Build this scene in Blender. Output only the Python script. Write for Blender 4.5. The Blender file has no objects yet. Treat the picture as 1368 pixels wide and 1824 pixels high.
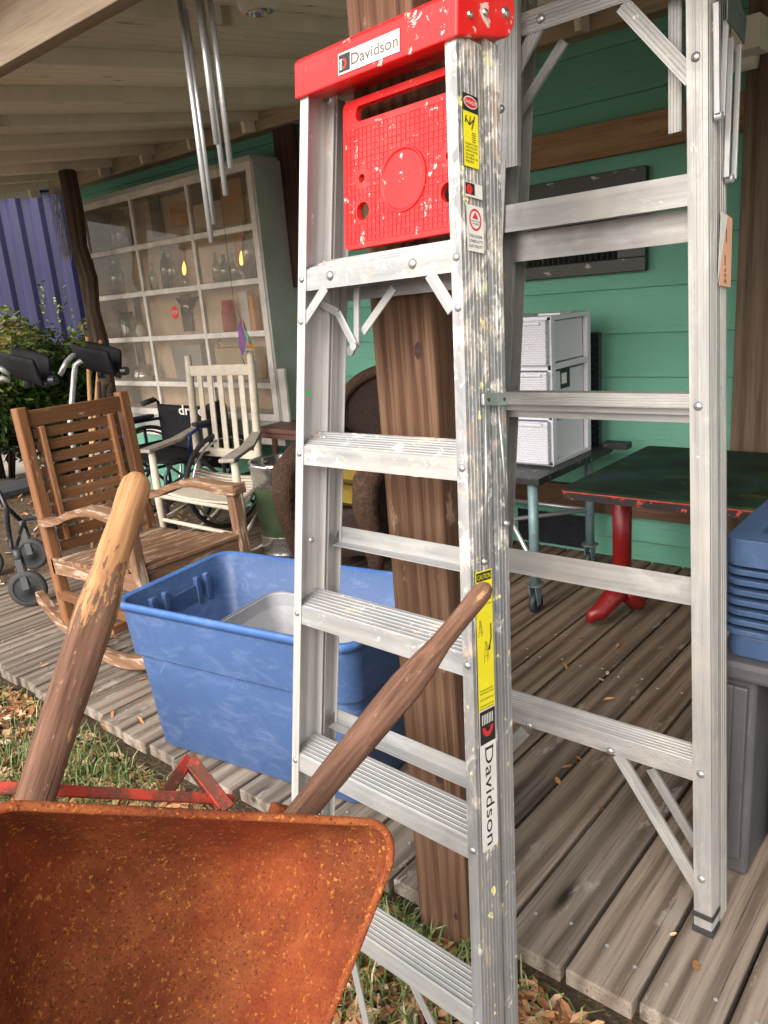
import bpy, math, random
import numpy as np
from mathutils import Vector, Matrix
from mathutils.geometry import tessellate_polygon
random.seed(7)
col = bpy.context.scene.collection
PI = math.pi
V = Vector
# ------------------------------------------------------------------ camera
F = 1370.0
CAM = V((0, 0, 1.35))
def cam_rows():
    p, y, r = [math.radians(a) for a in (15.576, -41.287, -4.69)]
    fwd = V((math.sin(y)*math.cos(p), math.cos(y)*math.cos(p), -math.sin(p)))
    right = V((math.cos(y), -math.sin(y), 0)); up = right.cross(fwd)
    r2 = right*math.cos(r)+up*math.sin(r); u2 = -right*math.sin(r)+up*math.cos(r)
    return r2, u2, fwd
RX, UY, FW = cam_rows()
def ray(u, v): return RX*((u-684)/F) - UY*((v-912)/F) + FW
def onz(u, v, z=0.0): d = ray(u, v); return CAM + d*((z-CAM.z)/d.z)
def ony(u, v, y): d = ray(u, v); return CAM + d*(y/d.y)
def onx(u, v, x): d = ray(u, v); return CAM + d*(x/d.x)
def dep(u, v, t): return CAM + ray(u, v)*t
class Plane:
    """a flat local frame: origin, two in-plane axes, normal"""
    def __init__(s, o, ex, ey, en=None):
        s.o = V(o); s.ex = V(ex); s.ey = V(ey); s.n = V(en) if en else s.ex.cross(s.ey).normalized()
    def px(s, u, v):
        d = ray(u, v); n = s.ex.cross(s.ey)
        p = CAM + d*((s.o-CAM).dot(n)/d.dot(n)) - s.o
        a, b, c = s.ex.dot(s.ex), s.ex.dot(s.ey), s.ey.dot(s.ey)
        x, y = p.dot(s.ex), p.dot(s.ey); det = a*c-b*b
        return ((x*c-y*b)/det, (y*a-x*b)/det)
    def pt(s, a, b, off=0.0): return s.o + s.ex*a + s.ey*b + s.n*off

# ------------------------------------------------------------------ mesh builder
class MB:
    def __init__(s): s.v = []; s.g = []; s.r = []; s.f = []; s.sm = []
    def add(s, verts, faces, gc=None, rnd=None, smooth=False):
        b = len(s.v)
        s.v += [tuple(p) for p in verts]
        s.g += [tuple(p) for p in (gc if gc else verts)]
        s.r += [rnd if rnd is not None else .5]*len(verts)
        s.f += [tuple(i+b for i in f) for f in faces]; s.sm += [smooth]*len(faces)
        return s
    def beam(s, p0, p1, w, t, up=(0, 0, 1), w2=None, t2=None, rnd=None, seed=None):
        p0 = V(p0); p1 = V(p1); d = (p1-p0); L = d.length; d = d/L
        up = V(up); sd = d.cross(up)
        if sd.length < 1e-5: sd = d.cross(V((0, 1, 0)))
        sd.normalize(); u = sd.cross(d).normalized()
        w2 = w if w2 is None else w2; t2 = t if t2 is None else t2
        sx = random.random()*50 if seed is None else seed
        vs = []; gs = []
        for p, ww, tt, l in ((p0, w, t, 0), (p1, w2, t2, L)):
            for a, b in ((-1, -1), (1, -1), (1, 1), (-1, 1)):
                vs.append(p+sd*(a*ww/2)+u*(b*tt/2)); gs.append((l+sx, a*ww/2+sx*.37, b*tt/2+sx*.71))
        s.add(vs, [(0, 3, 2, 1), (4, 5, 6, 7), (0, 1, 5, 4), (1, 2, 6, 5), (2, 3, 7, 6), (3, 0, 4, 7)], gs, random.random() if rnd is None else rnd)
        return s
    def box(s, x0, x1, y0, y1, z0, z1, rnd=None):
        vs = [(x, y, z) for z in (z0, z1) for x, y in ((x0, y0), (x1, y0), (x1, y1), (x0, y1))]
        sx = random.random()*20
        s.add(vs, [(0, 3, 2, 1), (4, 5, 6, 7), (0, 1, 5, 4), (1, 2, 6, 5), (2, 3, 7, 6), (3, 0, 4, 7)], [(a+sx, b, c) for a, b, c in vs], random.random() if rnd is None else rnd)
        return s
    def prism(s, poly, o, ex, ey, ez, holes=(), rnd=None, smooth=False, glen=True):
        """polygon poly (x,y) in ex,ey at o, swept by vector ez"""
        o = V(o); ex = V(ex); ey = V(ey); ez = V(ez); L = ez.length
        loops = [list(poly)]+[list(h) for h in holes]
        allp = [p for lp in loops for p in lp]; n = len(allp)
        sx = random.random()*50
        vs = [o+ex*a+ey*b for a, b in allp]+[o+ex*a+ey*b+ez for a, b in allp]
        gs = [(sx, a+sx*.3, b+sx*.7) for a, b in allp]+[(sx+L, a+sx*.3, b+sx*.7) for a, b in allp]
        if not glen: gs = [(a, b, 0) for a, b in allp]+[(a, b, L) for a, b in allp]
        tris = tessellate_polygon([[V((a, b, 0)) for a, b in lp] for lp in loops]) if holes else None
        fs = []
        hand = ex.cross(ey).dot(ez) > 0
        if tris:
            for t in tris:
                A, B, Cc = [V((allp[i][0], allp[i][1], 0)) for i in t]
                ccw = (B-A).cross(Cc-A).z > 0
                t = tuple(t) if ccw else tuple(reversed(t))
                if hand: fs += [tuple(reversed(t)), tuple(i+n for i in t)]
                else: fs += [t, tuple(i+n for i in reversed(t))]
        else:
            area = sum(allp[i][0]*allp[(i+1) % n][1]-allp[(i+1) % n][0]*allp[i][1] for i in range(n))
            idx = list(range(n)) if area > 0 else list(range(n))[::-1]
            if hand: fs += [tuple(reversed(idx)), tuple(i+n for i in idx)]
            else: fs += [tuple(idx), tuple(i+n for i in reversed(idx))]
        b0 = 0
        for k, lp in enumerate(loops):
            m = len(lp); ar = sum(lp[i][0]*lp[(i+1) % m][1]-lp[(i+1) % m][0]*lp[i][1] for i in range(m))
            fw = (ar > 0) == (k == 0)
            for i in range(m):
                j = (i+1) % m; q = (b0+i, b0+j, b0+j+n, b0+i+n)
                fs.append(q if (fw == hand) else tuple(reversed(q)))
            b0 += m
        s.add(vs, fs, gs, random.random() if rnd is None else rnd, smooth)
        return s
    def tube(s, pts, r, n=10, cap=True, rnd=None, sq=1.0, upv=None):
        pts = [V(p) for p in pts]; m = len(pts); rs = r if isinstance(r, (list, tuple)) else [r]*m
        vs = []; gs = []; L = 0; sx = random.random()*50
        prev = None
        for i, p in enumerate(pts):
            d = (pts[min(i+1, m-1)]-pts[max(i-1, 0)]).normalized()
            if prev is None:
                a = V(upv) if upv else V((0, 0, 1)) if abs(d.z) < .9 else V((0, 1, 0))
            else: a = prev
            a = (a-d*a.dot(d)).normalized(); prev = a; b = d.cross(a)
            if i: L += (p-pts[i-1]).length
            for k in range(n):
                t = 2*PI*k/n; vs.append(p+a*(math.cos(t)*rs[i])+b*(math.sin(t)*rs[i]*sq))
                gs.append((L+sx, math.cos(t)*rs[i]+sx*.3, math.sin(t)*rs[i]))
        fs = []
        for i in range(m-1):
            for k in range(n):
                k2 = (k+1) % n; fs.append((i*n+k, i*n+k2, (i+1)*n+k2, (i+1)*n+k))
        s.add(vs, fs, gs, random.random() if rnd is None else rnd, True)
        if cap:
            b = len(s.v)-len(vs)
            s.f += [tuple(b+k for k in reversed(range(n))), tuple(b+(m-1)*n+k for k in range(n))]; s.sm += [False, False]
        return s
    def lathe(s, prof, o, axis=(0, 0, 1), n=24, rnd=None, smooth=True, ref=None):
        o = V(o); ax = V(axis).normalized(); a = V(ref) if ref else (V((1, 0, 0)) if abs(ax.x) < .9 else V((0, 1, 0)))
        a = (a-ax*a.dot(ax)).normalized(); b = ax.cross(a); m = len(prof); vs = []
        for r, h in prof:
            for k in range(n):
                t = 2*PI*k/n; vs.append(o+ax*h+a*(r*math.cos(t))+b*(r*math.sin(t)))
        fs = []
        for i in range(m-1):
            for k in range(n):
                k2 = (k+1) % n; fs.append((i*n+k, i*n+k2, (i+1)*n+k2, (i+1)*n+k))
        s.add(vs, fs, None, random.random() if rnd is None else rnd, smooth)
        b0 = len(s.v)-len(vs)
        if prof[0][0] > 1e-6 and prof[0][0] < 1e3: pass
        return s
    def disc(s, o, axis, r, h, n=20, rnd=None):
        return s.lathe([(1e-5, 0), (r, 0), (r, h), (1e-5, h)], o, axis, n, rnd, False)
    def dome(s, o, axis, r, h, n=12):
        return s.lathe([(r, 0), (r*.93, h*.45), (r*.65, h*.85), (1e-5, h)], o, axis, n)
    def grid(s, fn, nu, nv, smooth=True, rnd=None, gfn=None):
        vs = []; gs = []
        for j in range(nv+1):
            for i in range(nu+1):
                p = fn(i/nu, j/nv); vs.append(p); gs.append(gfn(i/nu, j/nv) if gfn else p)
        fs = [(j*(nu+1)+i, j*(nu+1)+i+1, (j+1)*(nu+1)+i+1, (j+1)*(nu+1)+i) for j in range(nv) for i in range(nu)]
        s.add(vs, fs, gs, rnd, smooth); return s
    def build(s, name, m, parent=None, bevel=0, seg=2, solid=0, sub=0):
        me = bpy.data.meshes.new(name)
        o0 = V((0, 0, 0)); r = parent
        while r is not None:
            if r.parent is None: o0 = V(r.get('_o', (0, 0, 0)))
            r = r.parent
        if parent is None:
            a = np.array(s.v); c = (a.min(0)+a.max(0))/2; o0 = V((c[0], c[1], a[:, 2].min()))
        vv = [(x-o0.x, y-o0.y, z-o0.z) for x, y, z in s.v]
        me.from_pydata(vv, [], s.f)
        at = me.attributes.new('gc', 'FLOAT_VECTOR', 'POINT'); at.data.foreach_set('vector', np.array(s.g, dtype=np.float32).ravel())
        at = me.attributes.new('rnd', 'FLOAT', 'POINT'); at.data.foreach_set('value', np.array(s.r, dtype=np.float32))
        me.polygons.foreach_set('use_smooth', s.sm)
        me.materials.append(m); me.update()
        ob = bpy.data.objects.new(name, me); col.objects.link(ob)
        if parent is None: ob.location = o0; ob['_o'] = tuple(o0)
        else: ob.parent = parent
        if solid:
            md = ob.modifiers.new('solid', 'SOLIDIFY'); md.thickness = solid; md.offset = -1
        if bevel:
            md = ob.modifiers.new('bevel', 'BEVEL'); md.width = bevel; md.segments = seg; md.limit_method = 'ANGLE'; md.angle_limit = math.radians(40)
        if sub:
            md = ob.modifiers.new('sub', 'SUBSURF'); md.levels = sub; md.render_levels = sub
        return ob
def tag(o, label, cat=None, group=None):
    o['label'] = label
    if cat: o['category'] = cat
    if group: o['group'] = group
    return o
def thing(name, loc, label, cat, group=None):
    o = bpy.data.objects.new(name, None); col.objects.link(o); o.location = loc; o['_o'] = tuple(loc); o.empty_display_size = .05
    return tag(o, label, cat, group)
def dup(root, loc, label, group=None):
    r = root.copy(); col.objects.link(r); r.location = loc; r['label'] = label
    if group: r['group'] = group
    for ch in list(root.children):
        c = ch.copy(); col.objects.link(c); c.parent = r
        for g in ch.children:
            d = g.copy(); col.objects.link(d); d.parent = c
    return r

# ------------------------------------------------------------------ materials
class MT:
    def __init__(s, name):
        s.m = bpy.data.materials.new(name); s.m.use_nodes = True; s.t = s.m.node_tree; s.N = s.t.nodes; s.L = s.t.links
        s.b = s.N['Principled BSDF']
    def inp(s, sock, val):
        if hasattr(val, 'is_output'): s.L.new(val, sock)
        elif isinstance(val, (tuple, list)) and len(val) == 3 and sock.type == 'RGBA': sock.default_value = (*val, 1)
        else: sock.default_value = val
    def gc(s, sc=(1, 1, 1)):
        n = s.N.new('ShaderNodeAttribute'); n.attribute_name = 'gc'
        m = s.N.new('ShaderNodeVectorMath'); m.operation = 'MULTIPLY'; s.L.new(n.outputs['Vector'], m.inputs[0]); m.inputs[1].default_value = sc
        return m.outputs[0]
    def rnd(s):
        n = s.N.new('ShaderNodeAttribute'); n.attribute_name = 'rnd'; return n.outputs['Fac']
    def noise(s, vec, scale=5, detail=4, rough=.55, dist=0):
        n = s.N.new('ShaderNodeTexNoise'); s.L.new(vec, n.inputs['Vector']); n.inputs['Scale'].default_value = scale
        n.inputs['Detail'].default_value = detail; n.inputs['Roughness'].default_value = rough; n.inputs['Distortion'].default_value = dist
        return n.outputs['Fac']
    def vor(s, vec, scale=5, feat='F1'):
        n = s.N.new('ShaderNodeTexVoronoi'); s.L.new(vec, n.inputs['Vector']); n.inputs['Scale'].default_value = scale; n.feature = feat
        return n.outputs['Distance']
    def wave(s, vec, scale, dist=4, detail=3, dscale=1.0, axis='Y'):
        n = s.N.new('ShaderNodeTexWave'); n.wave_type = 'BANDS'; n.bands_direction = axis; s.L.new(vec, n.inputs['Vector'])
        n.inputs['Scale'].default_value = scale; n.inputs['Distortion'].default_value = dist; n.inputs['Detail'].default_value = detail; n.inputs['Detail Scale'].default_value = dscale
        return n.outputs['Fac']
    def ramp(s, fac, stops):
        n = s.N.new('ShaderNodeValToRGB'); e = n.color_ramp.elements
        while len(e) < len(stops): e.new(.5)
        for k, (p, c) in enumerate(stops):
            e[k].position = p; e[k].color = (*c, 1) if isinstance(c, tuple) else (c, c, c, 1)
        s.L.new(fac, n.inputs[0]); return n.outputs['Color']
    def step(s, fac, a, b): return s.ramp(fac, [(a, 0.0), (b, 1.0)])
    def mix(s, fac, a, b, mode='MIX'):
        n = s.N.new('ShaderNodeMix'); n.data_type = 'RGBA'; n.blend_type = mode
        s.inp(n.inputs[0], fac); s.inp(n.inputs[6], a); s.inp(n.inputs[7], b); return n.outputs[2]
    def math(s, op, a, b=0.0):
        n = s.N.new('ShaderNodeMath'); n.operation = op; n.use_clamp = False; s.inp(n.inputs[0], a); s.inp(n.inputs[1], b); return n.outputs[0]
    def sepz(s, vec, k='Z'):
        n = s.N.new('ShaderNodeSeparateXYZ'); s.L.new(vec, n.inputs[0]); return n.outputs[k]
    def bump(s, h, strength=.3, dist=.002):
        n = s.N.new('ShaderNodeBump'); n.inputs['Strength'].default_value = strength; n.inputs['Distance'].default_value = dist; s.L.new(h, n.inputs['Height'])
        s.L.new(n.outputs[0], s.b.inputs['Normal']); return s
    def set(s, c=None, rough=None, metal=None, spec=None, **k):
        if c is not None: s.inp(s.b.inputs['Base Color'], c)
        if rough is not None: s.inp(s.b.inputs['Roughness'], rough)
        if metal is not None: s.inp(s.b.inputs['Metallic'], metal)
        if spec is not None: s.inp(s.b.inputs['Specular IOR Level'], spec)
        for a, b in k.items(): s.inp(s.b.inputs[a.replace('_', ' ')], b)
        return s
def plain(name, c, rough=.5, metal=0, var=.25, scale=8, bump=.05, spec=.5):
    t = MT(name); v = t.gc(); n = t.noise(v, scale, 5, .6); n2 = t.noise(v, scale*9, 3, .6)
    dk = tuple(x*(1-var) for x in c); lt = tuple(min(1, x*(1+var*.6)) for x in c)
    cc = t.ramp(n, [(.3, dk), (.7, lt)]); cc = t.mix(t.step(n2, .55, .8), cc, tuple(x*(1-var*.6) for x in c))
    t.set(cc, t.ramp(n2, [(.3, max(.05, rough-.08)), (.75, min(1, rough+.12))]), metal, spec)
    if bump: t.bump(n2, bump, .002)
    return t.m
def wood(name, cols, rough=.75, ring=6, gscale=1.0, bump=.4, stain=None, worn=None, knots=False, fine=110, wmix=.58, inner=None):
    """cols dark, mid, light. gc.x runs along the grain"""
    t = MT(name); v = t.gc((1.1*gscale, 14*gscale, 14*gscale)); w = t.wave(v, .45, ring, 4, .9, 'Y')
    fv = t.gc((5, fine, fine)); fn = t.noise(fv, 1.0, 4, .6)
    big = t.noise(t.gc((1.2, 5, 5)), 1.4, 4, .6)
    c = t.ramp(w, [(.0, cols[0]), (.35, cols[1]), (.8, cols[2])])
    f2 = t.noise(t.gc((1.6, 42, 42)), 1.0, 9, .72, .25)
    c = t.mix(wmix, c, t.ramp(f2, [(.30, cols[0]), (.48, cols[1]), (.68, cols[2])]))
    c = t.mix(t.math('MULTIPLY', t.step(fn, .46, .70), .6), c, cols[0])
    ck = t.step(t.noise(t.gc((1.2, 120, 120)), 1.0, 6, .7), .63, .70); c = t.mix(t.math('MULTIPLY', ck, .7), c, tuple(x*.3 for x in cols[0]))
    c = t.mix(t.math('MULTIPLY', t.step(big, .35, .7), .45), c, cols[1])
    hv = t.N.new('ShaderNodeHueSaturation'); t.L.new(c, hv.inputs['Color'])
    t.inp(hv.inputs['Value'], t.ramp(t.rnd(), [(0, .78), (1, 1.16)])); c = hv.outputs[0]
    if knots:
        kv = t.vor(t.gc((1.3, 5.5, 5.5)), 1.0); kk = t.step(kv, .03, .11)
        c = t.mix(kk, tuple(x*.35 for x in cols[0]), c)
    if worn:
        wn = t.noise(t.gc((3, 16, 16)), 2.2, 7, .7); c = t.mix(t.step(wn, worn[1], worn[1]+.09), c, worn[0])
    if stain:
        sn = t.noise(t.gc((2.2, 6, 6)), 2.0, 6, .7); c = t.mix(t.step(sn, stain[1], stain[1]+.06), c, stain[0])
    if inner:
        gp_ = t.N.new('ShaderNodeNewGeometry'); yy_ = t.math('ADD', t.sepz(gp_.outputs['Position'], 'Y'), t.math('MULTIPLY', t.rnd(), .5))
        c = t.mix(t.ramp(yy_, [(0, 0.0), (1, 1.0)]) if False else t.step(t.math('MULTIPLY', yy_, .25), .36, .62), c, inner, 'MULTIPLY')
    t.set(c, rough, 0, .25)
    h = t.math('SUBTRACT', t.math('ADD', t.math('MULTIPLY', f2, .9), fn), ck); t.bump(h, bump, .0018)
    return t.m
def alum(name, paint=.5, base=(.32, .325, .33), dirt=.6, soft=0.0):
    t = MT(name); v = t.gc(); s = t.gc((2, 60, 60))
    n = t.noise(s, 1.0, 4, .6); big = t.noise(v, 7, 5, .6)
    c = t.ramp(n, [(.3, tuple(x*.72 for x in base)), (.7, tuple(min(1, x*1.2) for x in base))]); c = t.mix(t.math('MULTIPLY', t.step(t.noise(t.gc((5, 14, 14)), 1.5, 7, .7, .6), .5, .7), .35), c, (.62, .60, .57))
    c = t.mix(t.math('MULTIPLY', t.step(big, .45, .75), dirt), c, (.40, .37, .33))
    met = .36; rgh = t.ramp(t.noise(v, 40, 4, .7), [(.3, .34), (.7, .52)])
    if paint > 0:
        th = .74-.17*paint
        tc = t.N.new('ShaderNodeTexCoord'); zz = t.math('MULTIPLY', t.math('SUBTRACT', t.sepz(tc.outputs['Object']), 1.05), .075)
        nz_ = lambda g, s_, d_, r_, ds: t.math('ADD', t.noise(t.gc(g), s_, d_, r_, ds), zz)
        a = t.math('MULTIPLY', t.step(nz_((22, 30, 30), 1.0, 8, .74, .4), th, th+.02+soft), .92)
        b = t.math('MULTIPLY', t.step(nz_((8, 15, 15), 1.3, 9, .76, .5), th-.02+soft*.4, th+.02+soft*1.6), .75)
        c2 = t.math('MULTIPLY', t.step(nz_((10, 19, 19), 1.1, 8, .72, .9), th+.0, th+.045+soft), .8)
        d = t.step(t.noise(t.gc((31, 37, 33)), 1.2, 5, .6, .3), th+.10, th+.11)
        c = t.mix(b, c, (.55, .39, .29)); c = t.mix(a, c, (.72, .70, .66)); c = t.mix(c2, c, (.66, .60, .52)); c = t.mix(d, c, (.72, .66, .30))
        msk = t.math('MAXIMUM', t.math('MAXIMUM', a, b), t.math('MAXIMUM', c2, d))
        met_s = t.math('MULTIPLY', t.math('SUBTRACT', 1.0, msk), met); t.set(metal=met_s); rg = t.mix(msk, rgh, (.75, .75, .75)); rgh = rg
        t.bump(msk, .25, .0008)
    else: t.set(metal=met)
    t.set(c, rgh); return t.m
def glassy(name, tint=(.85, .85, .82), gl=.16, rough=.03, haze=0):
    m = bpy.data.materials.new(name); m.use_nodes = True; t = m.node_tree; t.nodes.clear()
    o = t.nodes.new('ShaderNodeOutputMaterial'); mx = t.nodes.new('ShaderNodeMixShader'); tr = t.nodes.new('ShaderNodeBsdfTransparent'); g = t.nodes.new('ShaderNodeBsdfGlossy')
    tr.inputs[0].default_value = (*tint, 1); g.inputs['Roughness'].default_value = rough; g.inputs[0].default_value = (.9, .9, .9, 1)
    fr = t.nodes.new('ShaderNodeFresnel'); fr.inputs[0].default_value = 1.22; ad = t.nodes.new('ShaderNodeMath'); ad.operation = 'ADD'; ad.inputs[1].default_value = gl
    t.links.new(fr.outputs[0], ad.inputs[0]); t.links.new(ad.outputs[0], mx.inputs[0]); t.links.new(tr.outputs[0], mx.inputs[1]); t.links.new(g.outputs[0], mx.inputs[2]); 
    if haze:
        df = t.nodes.new('ShaderNodeBsdfDiffuse'); df.inputs[0].default_value = (.50, .42, .35, 1); m2 = t.nodes.new('ShaderNodeMixShader'); nn_ = t.nodes.new('ShaderNodeTexNoise'); nn_.inputs['Scale'].default_value = 3; nn_.inputs['Detail'].default_value = 6
        mp = t.nodes.new('ShaderNodeMapRange'); mp.inputs['From Min'].default_value = .3; mp.inputs['From Max'].default_value = .7; mp.inputs['To Min'].default_value = haze*.5; mp.inputs['To Max'].default_value = haze*1.4; t.links.new(nn_.outputs['Fac'], mp.inputs['Value'])
        t.links.new(mp.outputs[0], m2.inputs[0]); t.links.new(mx.outputs[0], m2.inputs[1]); t.links.new(df.outputs[0], m2.inputs[2]); t.links.new(m2.outputs[0], o.inputs[0])
    else: t.links.new(mx.outputs[0], o.inputs[0])
    return m
def emis(name, c, s):
    t = MT(name); t.set(c, .5); t.inp(t.b.inputs['Emission Color'], c); t.b.inputs['Emission Strength'].default_value = s; return t.m

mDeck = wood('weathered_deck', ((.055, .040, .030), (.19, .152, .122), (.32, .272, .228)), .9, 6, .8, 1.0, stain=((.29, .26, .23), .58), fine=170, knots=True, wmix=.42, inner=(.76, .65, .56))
mPost = wood('treated_post', ((.06, .032, .018), (.17, .092, .052), (.27, .165, .10)), .8, 6, .8, .5, fine=90)
mTeak = wood('teak', ((.085, .033, .014), (.185, .080, .034), (.27, .135, .065)), .6, 3, 1.3, .3, worn=((.40, .31, .24), .60))
mTeakWorn = wood('teak_bleached', ((.085, .040, .022), (.19, .100, .055), (.28, .165, .10)), .75, 2.5, 1.0, .5, worn=((.40, .30, .23), .53))
mRafter = wood('whitewashed_boards', ((.13, .10, .078), (.21, .165, .13), (.26, .215, .17)), .8, 2, .6, .25)
mCeil = wood('beige_ceiling_boards', ((.60, .52, .44), (.76, .67, .57), (.82, .73, .63)), .85, 1.5, .5, .3, stain=((.36, .29, .22), .60), fine=60)
mBeam = wood('pale_beam', ((.22, .16, .11), (.38, .29, .21), (.46, .37, .28)), .8, 2, .6, .3)
mLedger = wood('ledger_pine', ((.10, .055, .03), (.24, .14, .075), (.34, .215, .125)), .75, 5, .9, .4)
mDarkBoard = wood('maroon_board', ((.02, .01, .01), (.05, .022, .02), (.075, .035, .03)), .6, 4, 1, .2)
mHandle = None
def handle_mat(sh=0.0):
    t = MT('barrow_handle_wood'); x = t.sepz(t.gc(), 'X')
    big = t.noise(t.gc((7, 30, 30)), 1.5, 6, .65); fn = t.noise(t.gc((8, 160, 160)), 1.0, 4, .6)
    bare = t.ramp(fn, [(.3, (.28, .135, .060)), (.7, (.47, .265, .13))])
    red = t.ramp(fn, [(.3, (.075, .038, .026)), (.7, (.22, .115, .078))])
    dark = t.ramp(fn, [(.3, (.10, .055, .035)), (.7, (.20, .11, .07))])
    f = t.math('ADD', t.math('SUBTRACT', x, sh), t.math('MULTIPLY', t.math('SUBTRACT', big, .5), 1.1)); cr_ = t.step(t.noise(t.gc((2.5, 190, 190)), 1.0, 5, .7), .60, .70)
    c = t.mix(t.step(f, .10, .17), red, dark); c = t.mix(t.step(f, .225, .25), c, bare)
    c = t.mix(t.step(t.noise(t.gc((30, 90, 90)), 1.6, 8, .78), .60, .68), c, (.34, .24, .17)); c = t.mix(t.math('MULTIPLY', cr_, .75), c, (.035, .018, .012))
    t.set(c, .85, 0, .15); t.bump(t.math('SUBTRACT', fn, cr_), .7, .0015); return t.m
mHandle = handle_mat(); mHandleDark = handle_mat(.24)
def rust_mat(name, red=.3, k=1.0):
    t = MT(name); v = t.gc(); a = t.noise(v, 7, 10, .78, .3); b = t.noise(v, 190, 4, .7); c3 = t.noise(v, 320, 3, .6); big = t.noise(v, 4.2, 7, .6)
    c = t.ramp(a, [(.28, (.060*k, .016*k, .009*k)), (.48, (.18*k, .046*k, .017*k)), (.66, (.30*k, .092*k, .032*k))])
    c = t.mix(t.math('MULTIPLY', t.step(b, .58, .66), .85), c, (.52*k, .22*k, .05*k)); c = t.mix(t.math('MULTIPLY', t.step(c3, .56, .66), .8), c, (.05, .016, .010)); c = t.mix(t.math('MULTIPLY', t.step(t.noise(v, 2.6, 6, .6, .8), .5, .7), .45), c, (.085, .030, .014))
    c = t.mix(t.math('MULTIPLY', t.step(big, .52, .68), red), c, (.33, .045, .016))
    sc = t.step(t.noise(t.gc((16, 9, 12)), 1.3, 7, .75, 1.2), .69, .705); c = t.mix(sc, c, (.6, .52, .46))
    t.set(c, t.ramp(b, [(.3, .72), (.7, .95)]), 0, .12); t.bump(t.math('ADD', b, t.math('MULTIPLY', a, .6)), .5, .0016); return t.m
mRust = rust_mat('rusty_tray', .34, .84); mRustRim = rust_mat('rusty_rim', .1, 1.15)
mRedFrame = None
def redframe():
    t = MT('red_chipped_iron'); v = t.gc(); n = t.noise(v, 22, 7, .7); b = t.noise(v, 120, 4, .7)
    c = t.mix(t.step(n, .42, .52), (.42, .035, .018), (.12, .035, .018)); c = t.mix(t.step(b, .6, .68), c, (.32, .12, .06))
    t.set(c, .6, .1); t.bump(b, .4, .001); return t.m
mRedFrame = redframe()
mAl = alum('ladder_aluminium', .0); mAlP = alum('ladder_aluminium_paint_spattered', .80); mAlPl = alum('ladder_aluminium_lightly_spattered', .45); mAlHeavy = alum('ladder_rail_heavily_spattered', 1.12, (.27, .275, .285), .5, .06)
mAlInner = alum('ladder_aluminium_pale_rail', .38, (.50, .485, .475), .15)
mAlRear = alum('second_ladder_aluminium', .35, (.325, .318, .312), .7)
mSteel = plain('steel_hardware', (.42, .42, .42), .35, .8, .3, 30); mChrome = plain('chrome', (.6, .6, .6), .18, .95, .15, 10, .02)
def redplastic():
    t = MT('red_plastic'); v = t.gc(); n = t.noise(v, 6, 4, .6)
    c = t.ramp(n, [(.3, (.60, .006, .008)), (.7, (.78, .012, .012))])
    a = t.step(t.noise(v, 30, 7, .72, .6), .61, .64); b = t.step(t.noise(v, 15, 8, .75, .8), .645, .70)
    c = t.mix(t.math('MULTIPLY', t.step(t.noise(v, 4, 8, .7), .5, .75), .35), c, (.72, .16, .14)); c = t.mix(a, c, (.74, .55, .50)); c = t.mix(t.math('MULTIPLY', b, .8), c, (.66, .45, .35)); t.set(c, .45); t.bump(t.noise(v, 200, 3, .6), .06, .001); return t.m
mRed = redplastic()
def tubmat(name, c0, sc):
    t = MT(name); v = t.gc(); n = t.noise(v, 3.5, 5, .6); f = t.noise(t.gc((1, 1, 2.2)), 9, 8, .72, 1.5)
    c = t.ramp(n, [(.3, tuple(x*.85 for x in c0)), (.7, tuple(min(1, x*1.12) for x in c0))])
    c = t.mix(t.math('MULTIPLY', t.step(f, .50, .72), .45), c, sc)
    sc2 = t.vor(t.gc((1, 1, 1)), 5.5, 'DISTANCE_TO_EDGE'); scr = t.ramp(sc2, [(0, 1.0), (.004, 0.0)])
    msk = t.math('MULTIPLY', t.math('MULTIPLY', scr, t.step(t.noise(v, 4, 2), .52, .6)), .55); c = t.mix(msk, c, tuple(min(1, x*1.6+.1) for x in c0))
    t.set(c, .48, 0, .4); return t.m
mTub = tubmat('blue_tote_plastic', (.052, .100, .235), (.17, .23, .38)); mTubRim = tubmat('blue_tote_rim', (.05, .125, .34), (.2, .30, .52)); mGrayTub = tubmat('grey_tote_plastic', (.32, .32, .345), (.44, .44, .47))
mCrate = tubmat('slate_blue_plastic', (.032, .062, .13), (.08, .12, .2)); mGrayBin = tubmat('dark_grey_bin_plastic', (.06, .058, .062), (.09, .088, .092))
def siding():
    t = MT('green_siding_paint'); v = t.gc((1.5, 1, 9)); n = t.noise(v, 3, 6, .6, .4); n2 = t.noise(t.gc((5, 1, 70)), 1.0, 5, .7); big = t.noise(t.gc(), .9, 3)
    c = t.ramp(big, [(.3, (.115, .295, .215)), (.7, (.15, .37, .28))]); c = t.mix(t.step(n2, .60, .75), c, (.065, .215, .145))
    c = t.mix(t.math('MULTIPLY', t.step(n, .5, .8), .35), c, (.16, .40, .29)); st_ = t.step(t.noise(t.gc((14, 1, 3)), 1.2, 7, .7), .66, .72); c = t.mix(t.math('MULTIPLY', st_, .4), c, (.12, .13, .09)); t.set(c, .7, 0, .2); t.bump(n2, .45, .002); return t.m
mGreen = siding()
mWhiteWood = plain('chalky_white_wood', (.56, .50, .41), .7, 0, .2, 14, .15); mWinPaint = plain('worn_white_frame_paint', (.62, .58, .54), .7, 0, .25, 11, .2)
mGreyPaint = plain('grey_trim_paint', (.36, .36, .335), .7, 0, .15, 5, .1)
mPaper = plain('brown_paper_backing', (.72, .58, .44), .85, 0, .14, 1.6, .1); mDarkIn = plain('dark_interior', (.05, .042, .035), .9, 0, .3, 4)
mWarm = plain('lit_amber_card', (.62, .32, .09), .8, 0, .25, 4)
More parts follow.
